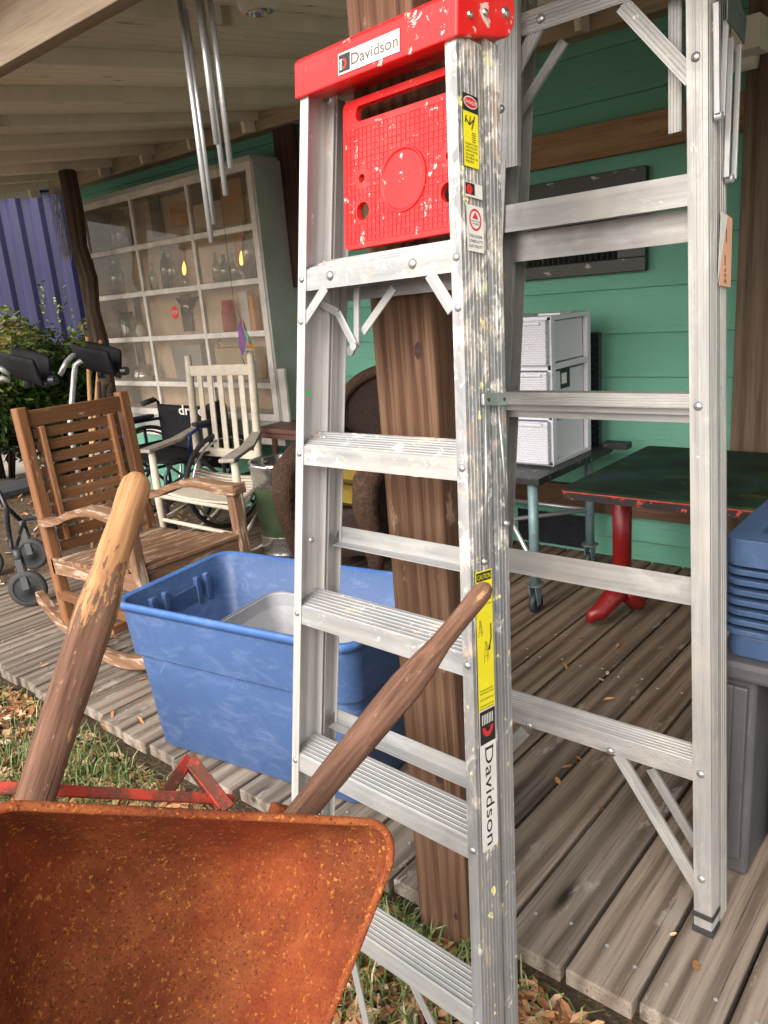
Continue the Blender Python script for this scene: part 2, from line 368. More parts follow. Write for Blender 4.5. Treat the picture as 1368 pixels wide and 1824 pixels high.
mGlass = glassy('window_glass', (.85, .81, .76), .03, .02, .26); mBottle = glassy('clear_bottle_glass', (.80, .84, .80), .10, .05); mBottleG = glassy('green_bottle_glass', (.25, .42, .28), .1, .05); mJar = glassy('pale_jar_glass', (.62, .70, .62), .14, .06)
mBlack = plain('black_rubber', (.018, .018, .02), .7, 0, .3, 20, .1); mBlackFab = plain('black_vinyl', (.010, .010, .012), .7, 0, .3, 9, .1, .2); mBlackPaint = plain('black_gloss_frame', (.02, .022, .03), .25, .2, .2, 10)
mGreyMetal = plain('silver_tube', (.55, .56, .58), .35, .6, .15, 12); mDarkGrey = plain('dark_grey_plastic', (.035, .037, .042), .5, 0, .2, 12); mBlueFrame = plain('blue_frame_paint', (.008, .02, .13), .3, .2, .2, 10)
mWicker = None
def wicker(name, d, l):
    t = MT(name); a = t.wave(t.gc(), 95, 2, 2, 1, 'Z'); b = t.wave(t.gc(), 60, 2, 2, 1, 'X'); m_ = t.math('MULTIPLY', a, b); n = t.noise(t.gc((90, 90, 45)), 1.0, 5, .75)
    c = t.mix(t.step(t.math('ADD', t.math('MULTIPLY', m_, .35), n), .52, .78), d, l); t.set(c, .6); t.bump(t.math('ADD', m_, n), .8, .004); return t.m
mWicker = wicker('brown_wicker', (.022, .009, .005), (.17, .075, .038)); mWickerDark = wicker('dark_wicker_panel', (.018, .009, .006), (.075, .034, .02))
mMustard = plain('mustard_cloth', (.20, .135, .012), .9, 0, .25, 6, .3); mCanGreen = plain('worn_green_enamel', (.055, .085, .04), .45, .3, .35, 9, .05)
mBrownTable = plain('brown_table_paint', (.11, .045, .032), .55, 0, .3, 8, .1)
mDrawer = plain('white_drawer_plastic', (.60, .60, .66), .4, 0, .06, 4, .02)
def weave():
    t = MT('moulded_basketweave'); v = t.gc((1, 1, 1)); n = t.N.new('ShaderNodeTexBrick'); sw = t.N.new('ShaderNodeSeparateXYZ'); cb = t.N.new('ShaderNodeCombineXYZ')
    t.L.new(v, sw.inputs[0]); t.L.new(sw.outputs['X'], cb.inputs['X']); t.L.new(sw.outputs['Z'], cb.inputs['Y']); t.L.new(cb.outputs[0], n.inputs['Vector'])
    n.inputs['Scale'].default_value = 26; n.inputs['Mortar Size'].default_value = .05; n.inputs['Mortar Smooth'].default_value = .7
    t.inp(n.inputs['Color1'], (.60, .60, .66)); t.inp(n.inputs['Color2'], (.57, .57, .63)); t.inp(n.inputs['Mortar'], (.47, .47, .53))
    t.set(n.outputs['Color'], .4); t.bump(n.outputs['Fac'], -.5 if False else .5, -.003 if False else .003); return t.m
mWeave = weave()
mPipe = plain('pale_blue_pipe_paint', (.17, .26, .28), .5, .3, .25, 25, .1)
def chipped(name, base, chip, th=.62, sc=24, c2=None):
    t = MT(name); v = t.gc(); n = t.noise(v, sc, 7, .7, .4); c = t.ramp(t.noise(v, 5, 4), [(.3, tuple(x*.7 for x in base)), (.7, tuple(x*1.3 for x in base))])
    c = t.mix(t.step(n, th, th+.02), c, chip)
    if c2: c = t.mix(t.step(t.noise(t.gc((9, 9, 26)), 1.0, 7, .7), .62, .66), c, c2)
    t.set(c, .45); t.bump(n, .2, .001); return t.m
mCartTop = chipped('black_chipped_top', (.014, .014, .014), (.35, .36, .34), .62, 40); mShutter = chipped('black_shutter_paint', (.014, .014, .013), (.10, .04, .02), .70, 30, (.35, .32, .28)); mTableEdge = chipped('black_over_red_edge', (.015, .012, .012), (.42, .05, .03), .60, 34)
def ttop():
    t = MT('black_painted_tabletop'); v = t.gc(); n = t.noise(v, 5, 3, .5, .6); n2 = t.noise(t.gc((4, 11, 4)), 1.8, 2, .4, .5); n3 = t.noise(v, 26, 6, .7)
    c = t.ramp(n, [(.35, (.010, .012, .011)), (.6, (.014, .03, .018)), (.72, (.02, .035, .05))]); c = t.mix(t.math('MULTIPLY', t.step(n2, .62, .68), .6), c, (.055, .06, .018)); c = t.mix(t.step(n3, .71, .73), c, (.16, .08, .04)); t.set(c, .55, 0, .12); return t.m
mTTop = ttop(); mRedPaint = plain('red_gloss_paint', (.19, .007, .008), .35, 0, .25, 8, .05); mRedLine = plain('worn_red_edge', (.45, .05, .03), .5, 0, .5, 30)
mYellow = plain('yellow_label', (.80, .70, .015), .5, 0, .08, 20, 0); mWhiteL = plain('white_label', (.72, .70, .67), .5, 0, .12, 20, 0); mInk = plain('black_ink', (.012, .012, .012), .5, 0, .1, 20, 0); mRedInk = plain('red_ink', (.62, .02, .02), .5, 0, .1, 20, 0); mWornL = chipped('worn_cap_label', (.55, .50, .43), (.78, .74, .70), .55, 30)
mOrangeTag = plain('orange_price_tag', (.66, .36, .24), .7, 0, .1, 15, 0); mNeon = plain('neon_green_dot', (.03, .75, .08), .5, 0, .1, 15, 0)
def leafmat(name, stops, rough=.6, tr=0.0):
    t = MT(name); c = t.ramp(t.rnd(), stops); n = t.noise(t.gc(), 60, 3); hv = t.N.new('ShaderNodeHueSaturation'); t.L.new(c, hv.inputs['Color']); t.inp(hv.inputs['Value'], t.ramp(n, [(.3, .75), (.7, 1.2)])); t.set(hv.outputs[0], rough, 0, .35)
    if tr: t.b.inputs['Transmission Weight'].default_value = 0
    return t.m
mLitter = leafmat('dry_oak_leaves', [(0, (.10, .045, .02)), (.3, (.26, .11, .045)), (.6, (.40, .19, .075)), (.85, (.48, .30, .17)), (1, (.50, .42, .33))])
mGrass = leafmat('grass_blades', [(0, (.05, .085, .02)), (.6, (.10, .155, .045)), (.85, (.19, .22, .085)), (1, (.42, .36, .22))], .55)
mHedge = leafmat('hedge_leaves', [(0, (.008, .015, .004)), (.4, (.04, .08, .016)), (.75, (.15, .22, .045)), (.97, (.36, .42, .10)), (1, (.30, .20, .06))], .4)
def groundmat():
    t = MT('leafy_soil'); v = t.gc(); a = t.noise(v, 9, 8, .7); b = t.noise(v, 70, 5, .7); c = t.ramp(a, [(.3, (.045, .035, .022)), (.55, (.085, .06, .035)), (.75, (.075, .085, .03))]); c = t.mix(t.step(b, .5, .62), c, (.20, .11, .055)); t.set(c, .95); t.bump(b, .8, .02); return t.m
mGround = groundmat()
mBark = wood('rough_bark', ((.02, .014, .010), (.06, .042, .03), (.12, .09, .07)), .95, 9, 1.2, 1.0); mMoss = plain('grey_moss', (.22, .22, .19), .95, 0, .3, 20, .5); mDirt = plain('log_grey', (.12, .105, .085), .9, 0, .4, 6, .5)
def contmat():
    t = MT('purple_container_paint'); v = t.gc(); n = t.noise(t.gc((3, 3, .7)), 2.5, 5, .6); c = t.ramp(n, [(.3, (.012, .011, .050)), (.7, (.020, .018, .075))]); t.set(c, .55); return t.m
mCont = contmat()
mTan = plain('bare_broom_wood', (.40, .22, .10), .6, 0, .25, 12); mPurple = plain('purple_silk', (.16, .06, .22), .5, 0, .2, 20); mOrangeS = plain('orange_silk', (.75, .33, .03), .5, 0, .2, 20); mTeal = plain('teal_silk', (.10, .33, .24), .5, 0, .2, 20)
mRedCup = plain('red_cups', (.55, .015, .015), .4, 0, .1, 20); mCream = plain('cream_canvas', (.55, .46, .30), .85, 0, .15, 10, .2); mSilver = plain('brushed_silver_box', (.36, .38, .40), .35, .3, .1, 6); mEgg = plain('white_egg', (.75, .72, .62), .4, 0, .05, 10); mReflGlow = emis('warm_reflection_glow', (1.0, .60, .12), 3.0)
mBoxArt = plain('dark_red_carton', (.18, .06, .05), .6, 0, .2, 20); mLampW = plain('white_ceramic', (.62, .58, .52), .35, 0, .08, 12, .02)
mPVC = plain('white_plastic_conduit', (.55, .52, .47), .5, 0, .1, 12)

def text(s, pl, a, b, h, rot=0, m=None, parent=None, name='lettering', width=None, off=.0006, serif=False, bold=0.0):
    """flat letters on a Plane, lower-left of the string at (a,b), cap height h, reading direction turned by rot"""
    cu = bpy.data.curves.new('t', 'FONT'); cu.body = s; cu.size = 1.0; cu.offset = bold; cu.resolution_u = 3
    ob = bpy.data.objects.new('t', cu); col.objects.link(ob)
    dg = bpy.context.evaluated_depsgraph_get(); me = bpy.data.meshes.new_from_object(ob.evaluated_get(dg))
    pts = [tuple(v.co) for v in me.vertices]; fs = [tuple(p.vertices) for p in me.polygons]
    bpy.data.objects.remove(ob); bpy.data.curves.remove(cu)
    if not pts: return None
    x0 = min(p[0] for p in pts); x1 = max(p[0] for p in pts); k = h/.7; kx = k if width is None else width/(x1-x0)
    ch = math.cos(rot); sh = math.sin(rot); q = MB(); vs = []
    for x, y, z in pts:
        X = (x-x0)*kx; Y = y*k; vs.append(pl.pt(a+X*ch-Y*sh, b+X*sh+Y*ch, off))
    q.add(vs, fs)
    if serif:
        def sr(xc, yc, w_, hh):
            P = []
            for X, Y in ((xc-w_, yc), (xc+w_, yc), (xc+w_, yc+hh), (xc-w_, yc+hh)):
                X = (X-x0)*kx; Y = Y*k; P.append(pl.pt(a+X*ch-Y*sh, b+X*sh+Y*ch, off+.0001))
            q.add(P, [(0, 1, 2, 3)])
        for xc, yc in serif: sr(xc, yc, .075, .03)
    bpy.data.meshes.remove(me)
    return q.build(name, m, parent)
def rect(pl, a0, a1, b0, b1, off=.0004): return MB().add([pl.pt(a0, b0, off), pl.pt(a1, b0, off), pl.pt(a1, b1, off), pl.pt(a0, b1, off)], [(0, 1, 2, 3)])
def rrect(x0, x1, y0, y1, r, n=5):
    P = []
    for cx, cy, s in ((x1-r, y0+r, -90), (x1-r, y1-r, 0), (x0+r, y1-r, 90), (x0+r, y0+r, 180)):
        for k in range(n+1):
            t = math.radians(s+90*k/n); P.append((cx+r*math.cos(t), cy+r*math.sin(t)))
    return P
def circ(cx, cy, r, n=24): return [(cx+r*math.cos(2*PI*k/n), cy+r*math.sin(2*PI*k/n)) for k in range(n)]
def struct(o): o['kind'] = 'structure'; return o

# ================================================================== SETTING
GZ = -.10
def hz(x, y): return GZ+.012*math.sin(x*3.1+1)*math.cos(y*2.7)+.006*math.sin(x*11)*math.sin(y*9)
g = MB()
g.grid(lambda u, v: V((-8+11*u, -3+8*v, hz(-8+11*u, -3+8*v))), 110, 80)
struct(g.build('ground', mGround))
g = MB(); R_ = 300
for x0, x1, y0, y1 in ((-R_, -8, -R_, R_), (3, R_, -R_, R_), (-8, 3, -R_, -3), (-8, 3, 5, R_)):
    g.add([(x0, y0, GZ-.02), (x1, y0, GZ-.02), (x1, y1, GZ-.02), (x0, y1, GZ-.02)], [(0, 1, 2, 3)])
struct(g.build('ground', plain('pale_bounce_ground', (.34, .31, .26), .95, 0, .2, 2, .3)))  # outer ground given an invented pale colour to bounce fill light under the porch

DX0 = -4.1
deck = MB(); x = -.465+.15*16; 
while x > DX0:
    j = random.uniform(-.022, .022); zt = random.uniform(-.003, .003)
    y0 = 1.135+j; wv = .1400
    # board as a strip with slightly cupped, worn front end
    deck.beam((x-.075, y0, -.020+zt), (x-.075, 3.56, -.020), wv, .040, rnd=random.random()**1.3)
    x -= .15
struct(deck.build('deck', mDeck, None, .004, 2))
jo = MB().beam((DX0, 1.30, -.075), (1.9, 1.30, -.075), .04, .062).beam((DX0, 2.4, -.075), (1.9, 2.4, -.075), .04, .062)
struct(jo.build('deck_joist', mDarkBoard))
nm = MB()
for k in range(40):
    xb = -.465+.15*5-.15*k
    for dx in (-.11, -.04):
        for yy in (1.235, 2.35): nm.disc((xb+dx+random.uniform(-.01, .01), yy+random.uniform(-.02, .02), .0005), (0, 0, 1), .0042, .0016, 8)
struct(nm.build('deck_screw_heads', mGreyMetal))

# ------------------------------------------------------------------ house
house = thing('house', (-3, 3.5, 0), 'mint green clapboard house wall with deep porch roof of pale boards', 'house')
WY = 3.52
lap = MB()
zs = [-.1, .21, .555, .89, 1.135, 1.345, 1.53, 1.73, 1.935, 2.14, 2.36]
zs = [-.1+.2*k for k in range(14)]
def lapwall(x0, x1):
    for k in range(len(zs)-1):
        z0, z1 = zs[k], zs[k+1]+.004; n = max(1, int((x1-x0)/.5))
        sx = random.random()*9
        P = [(x0, WY-.022, z0), (x1, WY-.022, z0), (x1, WY-.002, z1), (x0, WY-.002, z1), (x0, WY+.03, z0), (x1, WY+.03, z0), (x1, WY+.03, z1), (x0, WY+.03, z1)]
        lap.add(P, [(0, 1, 2, 3), (4, 0, 3, 7), (1, 5, 6, 2), (4, 5, 1, 0), (3, 2, 6, 7), (5, 4, 7, 6)], [(a+sx, b, c) for a, b, c in P], random.random())
lapwall(-6.02, 2.2)
lap.build('wall', mGreen, house, .002, 1)
MB().box(-6.05, -5.9, WY+.03, WY+2.4, -.1, 2.5).box(-6.05, 2.2, WY+2.4, WY+2.5, -.1, 2.5).build('side_wall', mGreen, house)
SL = .12
def ceilz(y): return 2.40-(3.52-y)*SL
cb = MB(); dirv = V((.0, 1, 0)).normalized()
yy = -0
xk = -2.65-.53*9+.265
while xk < 3.0:
    a = V((xk, .95, 0)); b = a+dirv*((3.6-.95)/dirv.y); zof = random.uniform(-.004, .004)
    a.z = ceilz(.95)+.018+zof; b.z = ceilz(3.6)+.018+zof
    a2 = a+V((.0, 0, .028)); # lapped: each board slightly tilted like a clapboard
    w_ = .545; sd = V((dirv.y, -dirv.x, 0))
    P = [a-sd*w_/2+V((0, 0, .055)), a+sd*w_/2, b+sd*w_/2, b-sd*w_/2+V((0, 0, .055))]
    sx = random.random()*30
    up = V((0, 0, .062)); P8 = P+[p+up for p in P]
    G = [(0+sx, 0+sx, 0), (0+sx, w_+sx, 0), (2.7+sx, w_+sx, 0), (2.7+sx, sx, 0)]*2
    cb.add(P8, [(0, 3, 2, 1), (4, 5, 6, 7), (0, 1, 5, 4), (1, 2, 6, 5), (2, 3, 7, 6), (3, 0, 4, 7)], G, random.random())
    xk += .53
cb.build('ceiling', mCeil, house, .004)
rf = MB(); P = [(-7.5, .80, ceilz(.80)+.12), (3.2, .80, ceilz(.80)+.12), (3.2, 6.0, ceilz(3.6)+.5), (-7.5, 6.0, ceilz(3.6)+.5)]
rf.add(P+[(a, b, c+.04) for a, b, c in P], [(0, 3, 2, 1), (4, 5, 6, 7), (0, 1, 5, 4), (1, 2, 6, 5), (2, 3, 7, 6), (3, 0, 4, 7)])
rf.build('roof', mDirt, house)
bz = ony(0, 130, 1.12).z
MB().beam((-7.3, 1.12, bz+.075), (3.0, 1.12, bz+.075), .045, .15).build('beam', mBeam, house, .003)
MB().beam((-6.25, 3.44, 2.40), (2.2, 3.44, 2.40), .10, .10).build('eave_board', mBeam, house, .004)
for k in range(12): MB().beam((-6.4+.53*k, 3.30, 2.375), (-6.4+.53*k, 3.385, 2.385), .03, .075).build('rafter_block', mCeil, house, .003)
# posts
def post(x0, x1, y0, y1, z0, z1, mat, nm='post'):
    return MB().beam(((x0+x1)/2, (y0+y1)/2, z0), ((x0+x1)/2, (y0+y1)/2, z1), x1-x0, y1-y0, up=(0, 1, 0)).build(nm, mat, house, .004, 2)
postm = wood('treated_post_knotted', ((.030, .014, .008), (.135, .068, .040), (.25, .150, .094)), .85, 4.5, 1.7, .9, fine=200, stain=((.26, .17, .12), .62))
p_ = post(-.972, -.832, 1.115-.0, 1.255, GZ-.05, bz+.0, postm); tag(p_, 'square brown timber post behind the paint-spattered ladder')
# knots on the post front
for u, v, r in ((745, 625, .016), (812, 1632, .010), (782, 1385, .016)):
    q = ony(u, v, 1.115); MB().add([(q.x+r*.55*math.cos(t_*PI/8)*(1+.15*math.sin(t_*2.3)), 1.1143, q.z+r*.95*math.sin(t_*PI/8)*(1+.12*math.cos(t_*1.7))) for t_ in range(16)], [tuple(range(16))]).build('knot', mDarkBoard, p_)
rp = ony(1325, 200, 3.28); post(rp.x, rp.x+.15, 3.28, 3.42, 0, 2.34, wood('grey_brown_post', ((.05, .032, .022), (.12, .08, .055), (.18, .13, .095)), .85, 6, .9, .5))
post(rp.x+.18, rp.x+.33, 3.36, 3.45, 0, 2.36, mPost)
q1 = ony(925, 250, 3.46); q2 = ony(925, 308, 3.46)
MB().beam((-2.9, 3.475, (q1.z+q2.z)/2), (rp.x, 3.475, (q1.z+q2.z)/2), .04, q1.z-q2.z).build('ledger', mLedger, house, .003)
q1 = ony(915, 853, 3.46); q2 = ony(915, 895, 3.46)
MB().beam((-2.6, 3.475, (q1.z+q2.z)/2), (1.2, 3.475, (q1.z+q2.z)/2), .04, q1.z-q2.z).build('ledger', mPost, house, .003)
# dark gap between lower wall and ledger (crawl opening behind the cart)
a = ony(922, 905, 3.49); b = ony(1052, 990, 3.49); MB().box(a.x, b.x, 3.49, 3.497, .02, a.z).build('dark_panel', mBlackPaint, house)
# maroon board beside window
a = ony(490, 205, 3.44); b = ony(527, 205, 3.44); MB().beam((a.x+.05, 3.45, 1.45), (a.x+.05, 3.45, 2.37), .17, .03, up=(0, 1, 0)).build('door_edge', mDarkBoard, house, .003)
# white bracket and round stub near right post
a = ony(1318, 75, 3.1)
MB().box(a.x-.0, a.x+.09, 3.0, 3.12, a.z-.05, a.z+.05).build('bracket', mPVC, house, .003)
MB().lathe([(1e-5, 0), (.065, 0), (.065, .2), (1e-5, .2)], (a.x-.16, 3.14, a.z-.015), (1, .12, 0), 20).build('round_cap', mPVC, house)
# rustic trunk post at far left
t0 = ony(122, 320, 3.0); t1 = ony(205, 760, 3.0)
tr = MB(); pts = []; rs = []
for k in range(12):
    f_ = k/11; p = V(t0).lerp(V((t1.x+.02, 3.0, -.1)), f_); pts.append((p.x+.02*math.sin(k*1.7), 3.0+.02*math.cos(k*2.1), p.z)); rs.append(.058+.010*math.sin(k*2.9))
pts[0] = (pts[0][0], 3.0, 2.34)
tr.tube(pts, rs, 12); tp = tr.build('rustic_post', mBark, house)
ms = MB()
for k in range(700):
    f_ = random.random()*.28; p = V(t0).lerp(V(t1), f_)+V((-.085+random.uniform(-.09, .03), -.05+random.uniform(-.03, .03), 0)); d = V((random.uniform(-.5, .3), random.uniform(-.4, .2), -1)).normalized()*random.uniform(.04, .1)
    ms.add([p, p+d*.5+V((.004, 0, 0)), p+d], [(0, 1, 2)])
ms.build('moss', mMoss, tp)

# ------------------------------------------------------------------ bay display window
FY = 3.22
WPl = Plane((0, FY, 0), (1, 0, 0), (0, 0, 1), (0, -1, 0))
def wp(u, v): p = ony(u, v, FY); return p.x, p.z
xL, zT = wp(143, 372); xR = wp(440, 292)[0]; zB = wp(487, 745)[1]
colx = [xL, wp(228, 350)[0], wp(328, 322)[0], xR]
rowz = [zT, wp(157, 457)[1], (wp(172, 537)[1]+wp(458, 495)[1])/2, (wp(187, 609)[1]+wp(467, 592)[1])/2, (wp(200, 686)[1]+wp(475, 683)[1])/2, zB]
win = MB(); fw = .030
for k, xx in enumerate(colx): win.beam((xx, FY+.015, zB-.02), (xx, FY+.015, zT+.02), fw+(.018 if k in (0, 3) else 0), .03, up=(0, 1, 0))
for k, zz in enumerate(rowz): win.beam((xL-.02, FY+.0165, zz), (xR+.02, FY+.0165, zz), .027, .046 if k in (0, 5) else .036)
wo = MB(); wo.box(xL-.03, xL-.0, FY+.03, WY, zB-.02, zT+.03).box(xL-.03, xR+.03, FY+.0, WY, zT+.021, zT+.05)
cas = wo.build('window_box', mGreyPaint, house, .003)
win.build('sash', mWinPaint, cas, .003, 1)
# rounded grey side casing
sp = [(0, 0)]+[(0, zT+.03-zB-.1), (.0, 0)]
MB().prism([(FY+.002, zB-.15), (WY+.02, zB-.15), (WY+.02, zT-.02), (WY-.03, zT+.01), (WY-.09, zT+.03), (FY+.002, zT+.03)], (xR+.028, 0, 0), (0, 1, 0), (0, 0, 1), (.02, 0, 0)).build('side_casing', mGreyPaint, cas, .003)
sy = .60
sillz = wp(478, 788)[1]
MB().box(-5.2, xR+.12, FY-.06, WY, sillz, sillz+.04).build('sill', mWinPaint, house, .004)
MB().beam((xR+.10, FY-.005, sillz+.04), (xR+.10, FY-.005, sillz+.47), .06, .02, up=(0, 1, 0)).build('trim_board', mWinPaint, house, .003)
MB().box(xL, xR, FY+.02, FY+.04, sillz+.04, zB-.02).build('window_apron', mGreyPaint, house)
for i in range(3):
    for j in range(5):
        rect(WPl, colx[i]+.02, colx[i+1]-.02, rowz[j+1]+.02, rowz[j]-.02, -.012).build('pane', mGlass, cas)
# interior back and shelves
BY = WY-.045
bk = MB()
bk.box(xL, xR+.02, BY, BY+.02, zB, zT); bk.build('brown_paper_backing', mPaper, cas)
sh = MB()
for j in (1, 2, 3, 4): sh.box(xL, xR+.02, FY+.035, BY, rowz[j]-.008, rowz[j]+.010)
sh.box(xL, xR+.02, FY+.035, BY, zB-.01, zB+.01)
sh.build('shelf', mWinPaint, cas)
dk = MB()
for (u0, u1, v0, v1, mat, d) in ((390, 436, 325, 395, mWarm, .03), (325, 436, 318, 345, mDarkIn, .02), (300, 335, 365, 400, mWarm, .025), (415, 438, 422, 480, mWarm, .025), (262, 292, 350, 420, mDarkIn, .02), (236, 256, 530, 600, mDarkIn, .02), (318, 345, 525, 590, mDarkIn, .02), (240, 262, 608, 680, mDarkIn, .02), (318, 332, 440, 495, mWarm, .025)):
    a = ony(u0, v0, BY-d); b = ony(u1, v1, BY-d); MB().box(a.x, b.x, BY-d, BY-d+.008, b.z, max(a.z, ony(u1, v0, BY-d).z)).build('backing_panel', mat, cas)
# amber lamp reflections in the window, added as glowing shapes
IY = FY+.13
items = []
def lat(name, u, v, prof, mat, label, cat, yy=IY, n=16, zrow=None, grp=None):
    p = ony(u, v, yy); z = p.z if zrow is None else rowz[zrow]+.0105
    o = MB().lathe(prof, (p.x, yy, z), (0, 0, 1), n).build(name, mat); tag(o, label, cat, grp); return o
bot = lambda r, h: [(1e-5, 0), (r, 0), (r, h*.52), (r*.85, h*.62), (r*.38, h*.76), (r*.33, h*.95), (r*.4, h*.96), (r*.4, h), (r*.3, h), (r*.25, h*.8), (r*.9*.8, h*.6), (r*.9, h*.05), (1e-5, h*.04)]
jarp = lambda r, h: [(1e-5, 0), (r, 0), (r*1.02, h*.1), (r, h*.75), (r*.8, h*.84), (r*.82, h), (r*.74, h), (r*.72, h*.84), (r*.92, h*.74), (r*.92, h*.06), (1e-5, h*.05)]
lat('glass_bottle', 212, 520, bot(.052, .29), mBottle, 'clear milk bottle alone in the left pane of the second window row', 'bottle', zrow=2)
lat('glass_bottle', 276, 512, bot(.030, .20), mBottle, 'short clear bottle left of the green bottle in the display window', 'bottle', zrow=2)
lat('glass_bottle', 299, 505, bot(.040, .30), mBottleG, 'dark green bottle in the display window', 'bottle', zrow=2)
lat('glass_bottle', 309, 505, bot(.034, .27), mBottle, 'clear bottle touching the right side of the green bottle', 'bottle', zrow=2)
lat('glass_bottle', 388, 498, bot(.030, .20), mBottle, 'leftmost of three small bottles in the right pane of the second row', 'bottle', zrow=2)
lat('glass_bottle', 402, 495, bot(.034, .18), mJar, 'middle of three small bottles in the right pane of the second row', 'bottle', zrow=2)
lat('glass_bottle', 420, 492, bot(.034, .17), mBottle, 'small bottle under the glowing bulb in the right pane', 'bottle', zrow=2)
lat('glass_bottle', 446, 480, bot(.040, .36), mBottle, 'tall clear bottle at the right edge of the window', 'bottle', zrow=2)
lat('glass_jar', 231, 598, jarp(.060, .19), mJar, 'pale green glass jar beside the white egg', 'jar', zrow=3)
lat('egg', 252, 600, [(1e-5, 0), (.025, .006), (.037, .03), (.034, .06), (.018, .088), (1e-5, .098)], mEgg, 'white egg standing beside the pale glass jar', 'egg', zrow=3)
lat('cake_stand', 260, 672, [(1e-5, 0), (.10, 0), (.10, .05), (.092, .06), (.094, .08), (.06, .11), (.02, .12), (1e-5, .12)], mChrome, 'round silver lidded tin on the lower window shelf', 'tin', zrow=4, n=24)
lat('martini_glass', 342, 590, [(1e-5, 0), (.04, 0), (.006, .01), (.006, .13), (.085, .25), (.08, .25), (1e-5, .14)], mBottle, 'large martini glass in the middle pane of the third row', 'glass', zrow=3, n=20)
lat('glass_jug', 220, 440, [(1e-5, 0), (.05, 0), (.085, .06), (.08, .20), (.05, .26), (.045, .28), (1e-5, .28)], mJar, 'cloudy glass jug in the top left pane', 'jug', zrow=1, n=20)
lat('glass_bowl', 345, 400, [(1e-5, 0), (.05, 0), (.07, .06), (.062, .06), (.04, .01), (1e-5, .01)], mEgg, 'small white bowl on the top shelf at the right pane', 'bowl', zrow=1)
for u, v, lb in ((328, 480, 'glowing amber bulb beside the bottles in the middle pane'), (430, 462, 'glowing amber bulb in the right pane')):
    p = ony(u, v, IY+.02); b = thing('lamp_reflection', (p.x, p.y, p.z-.08), lb, 'light bulb')
    MB().lathe([(1e-5, -.040), (.010, -.03), (.015, 0), (.010, .03), (.003, .05), (1e-5, .055)], p, (.2, 0, 1), 14).build('glow', mReflGlow, b)  # emissive shape stands in for a lamp's reflection on the glass
    MB().lathe([(.014, 0), (.014, .05), (.02, .05), (.02, 0)], (p.x, p.y, p.z-.09), (0, 0, 1), 14).build('socket', mSteel, b)
p = ony(411, 585, IY); cup = MB()
for k in range(11): cup.lathe([(.047, k*.012), (.052, k*.012+.011), (.054, k*.012+.012)], (p.x, IY, rowz[3]+.011), (0, 0, 1), 18)
cup.lathe([(1e-5, .205), (.037, .205), (.047, .13)], (p.x, IY, rowz[3]+.011), (0, 0, 1), 18)
tag(cup.build('cup_stack', mRedCup), 'stack of red plastic cups upside down on the shelf', 'cups')
a = ony(425, 525, IY+.05); b = ony(447, 588, IY+.05); c_ = MB().box(a.x, b.x, IY+.05, IY+.11, rowz[3]+.0105, a.z+.02); c_ = c_.build('carton', mWhiteL, None, .003); tag(c_, 'white and dark red carton right of the red cups', 'carton')
MB().box(a.x+.05, b.x-.03, IY+.048, IY+.0495, rowz[3]+.05, a.z-.03).build('carton', mBoxArt) if False else None
pp = Plane((0, IY+.05, 0), (1, 0, 0), (0, 0, 1), (0, -1, 0)); rect(pp, a.x+.06, b.x-.03, rowz[3]+.06, a.z-.02, .001)
q = MB().box(b.x+.012, b.x+.05, IY+.05, IY+.09, rowz[3]+.0105, a.z-.01).build('book', mOrangeS, None, .003); tag(q, 'upright orange book at the right edge of the third row', 'book')
a = ony(303, 617, IY); b = ony(365, 678, IY)
tag(MB().prism([(a.x, a.z), (b.x, a.z+.01), (b.x-.01, rowz[4]+.011), (a.x+.03, rowz[4]+.011)], (0, IY, 0), (1, 0, 0), (0, 0, 1), (0, .10, 0)).build('metal_bin', mSilver, None, .004), 'silver rectangular bin on the lower window shelf', 'bin')
a = ony(380, 620, IY); b = ony(452, 620, IY); bag = thing('canvas_bag', (a.x, IY, rowz[4]), 'cream canvas bag with hook behind the white rocking chair', 'bag')
MB().prism([(a.x, a.z), (b.x, a.z-.005), (b.x-.02, rowz[4]+.011), (a.x+.06, rowz[4]+.011)], (0, IY, 0), (1, 0, 0), (0, 0, 1), (0, .10, 0)).build('body', mCream, bag, .01, 3)
MB().tube([(a.x+.04, IY+.02, a.z), (a.x+.03, IY+.02, a.z+.04), (a.x+.055, IY+.02, a.z+.055), (a.x+.07, IY+.02, a.z+.035)], .004, 6).build('hook', mDarkBoard, bag)
# stop sign sticker
sp_ = ony(309, 557, FY-.001); oc = MB(); O8 = [(.040*math.cos(PI/8+k*PI/4), .046*math.sin(PI/8+k*PI/4)) for k in range(8)]
SPl = Plane((sp_.x, FY+.0105, sp_.z), (1, 0, 0), (0, 0, 1), (0, -1, 0))
oc.add([SPl.pt(a, b, .0) for a, b in O8], [tuple(range(8))]); st = tag(oc.build('sticker', mRedInk, cas), 'small red octagonal stop sticker on the glass')
text('STOP', SPl, -.030, -.012, .026, 0, mWhiteL, cas, 'sticker_lettering', .060, .0008)

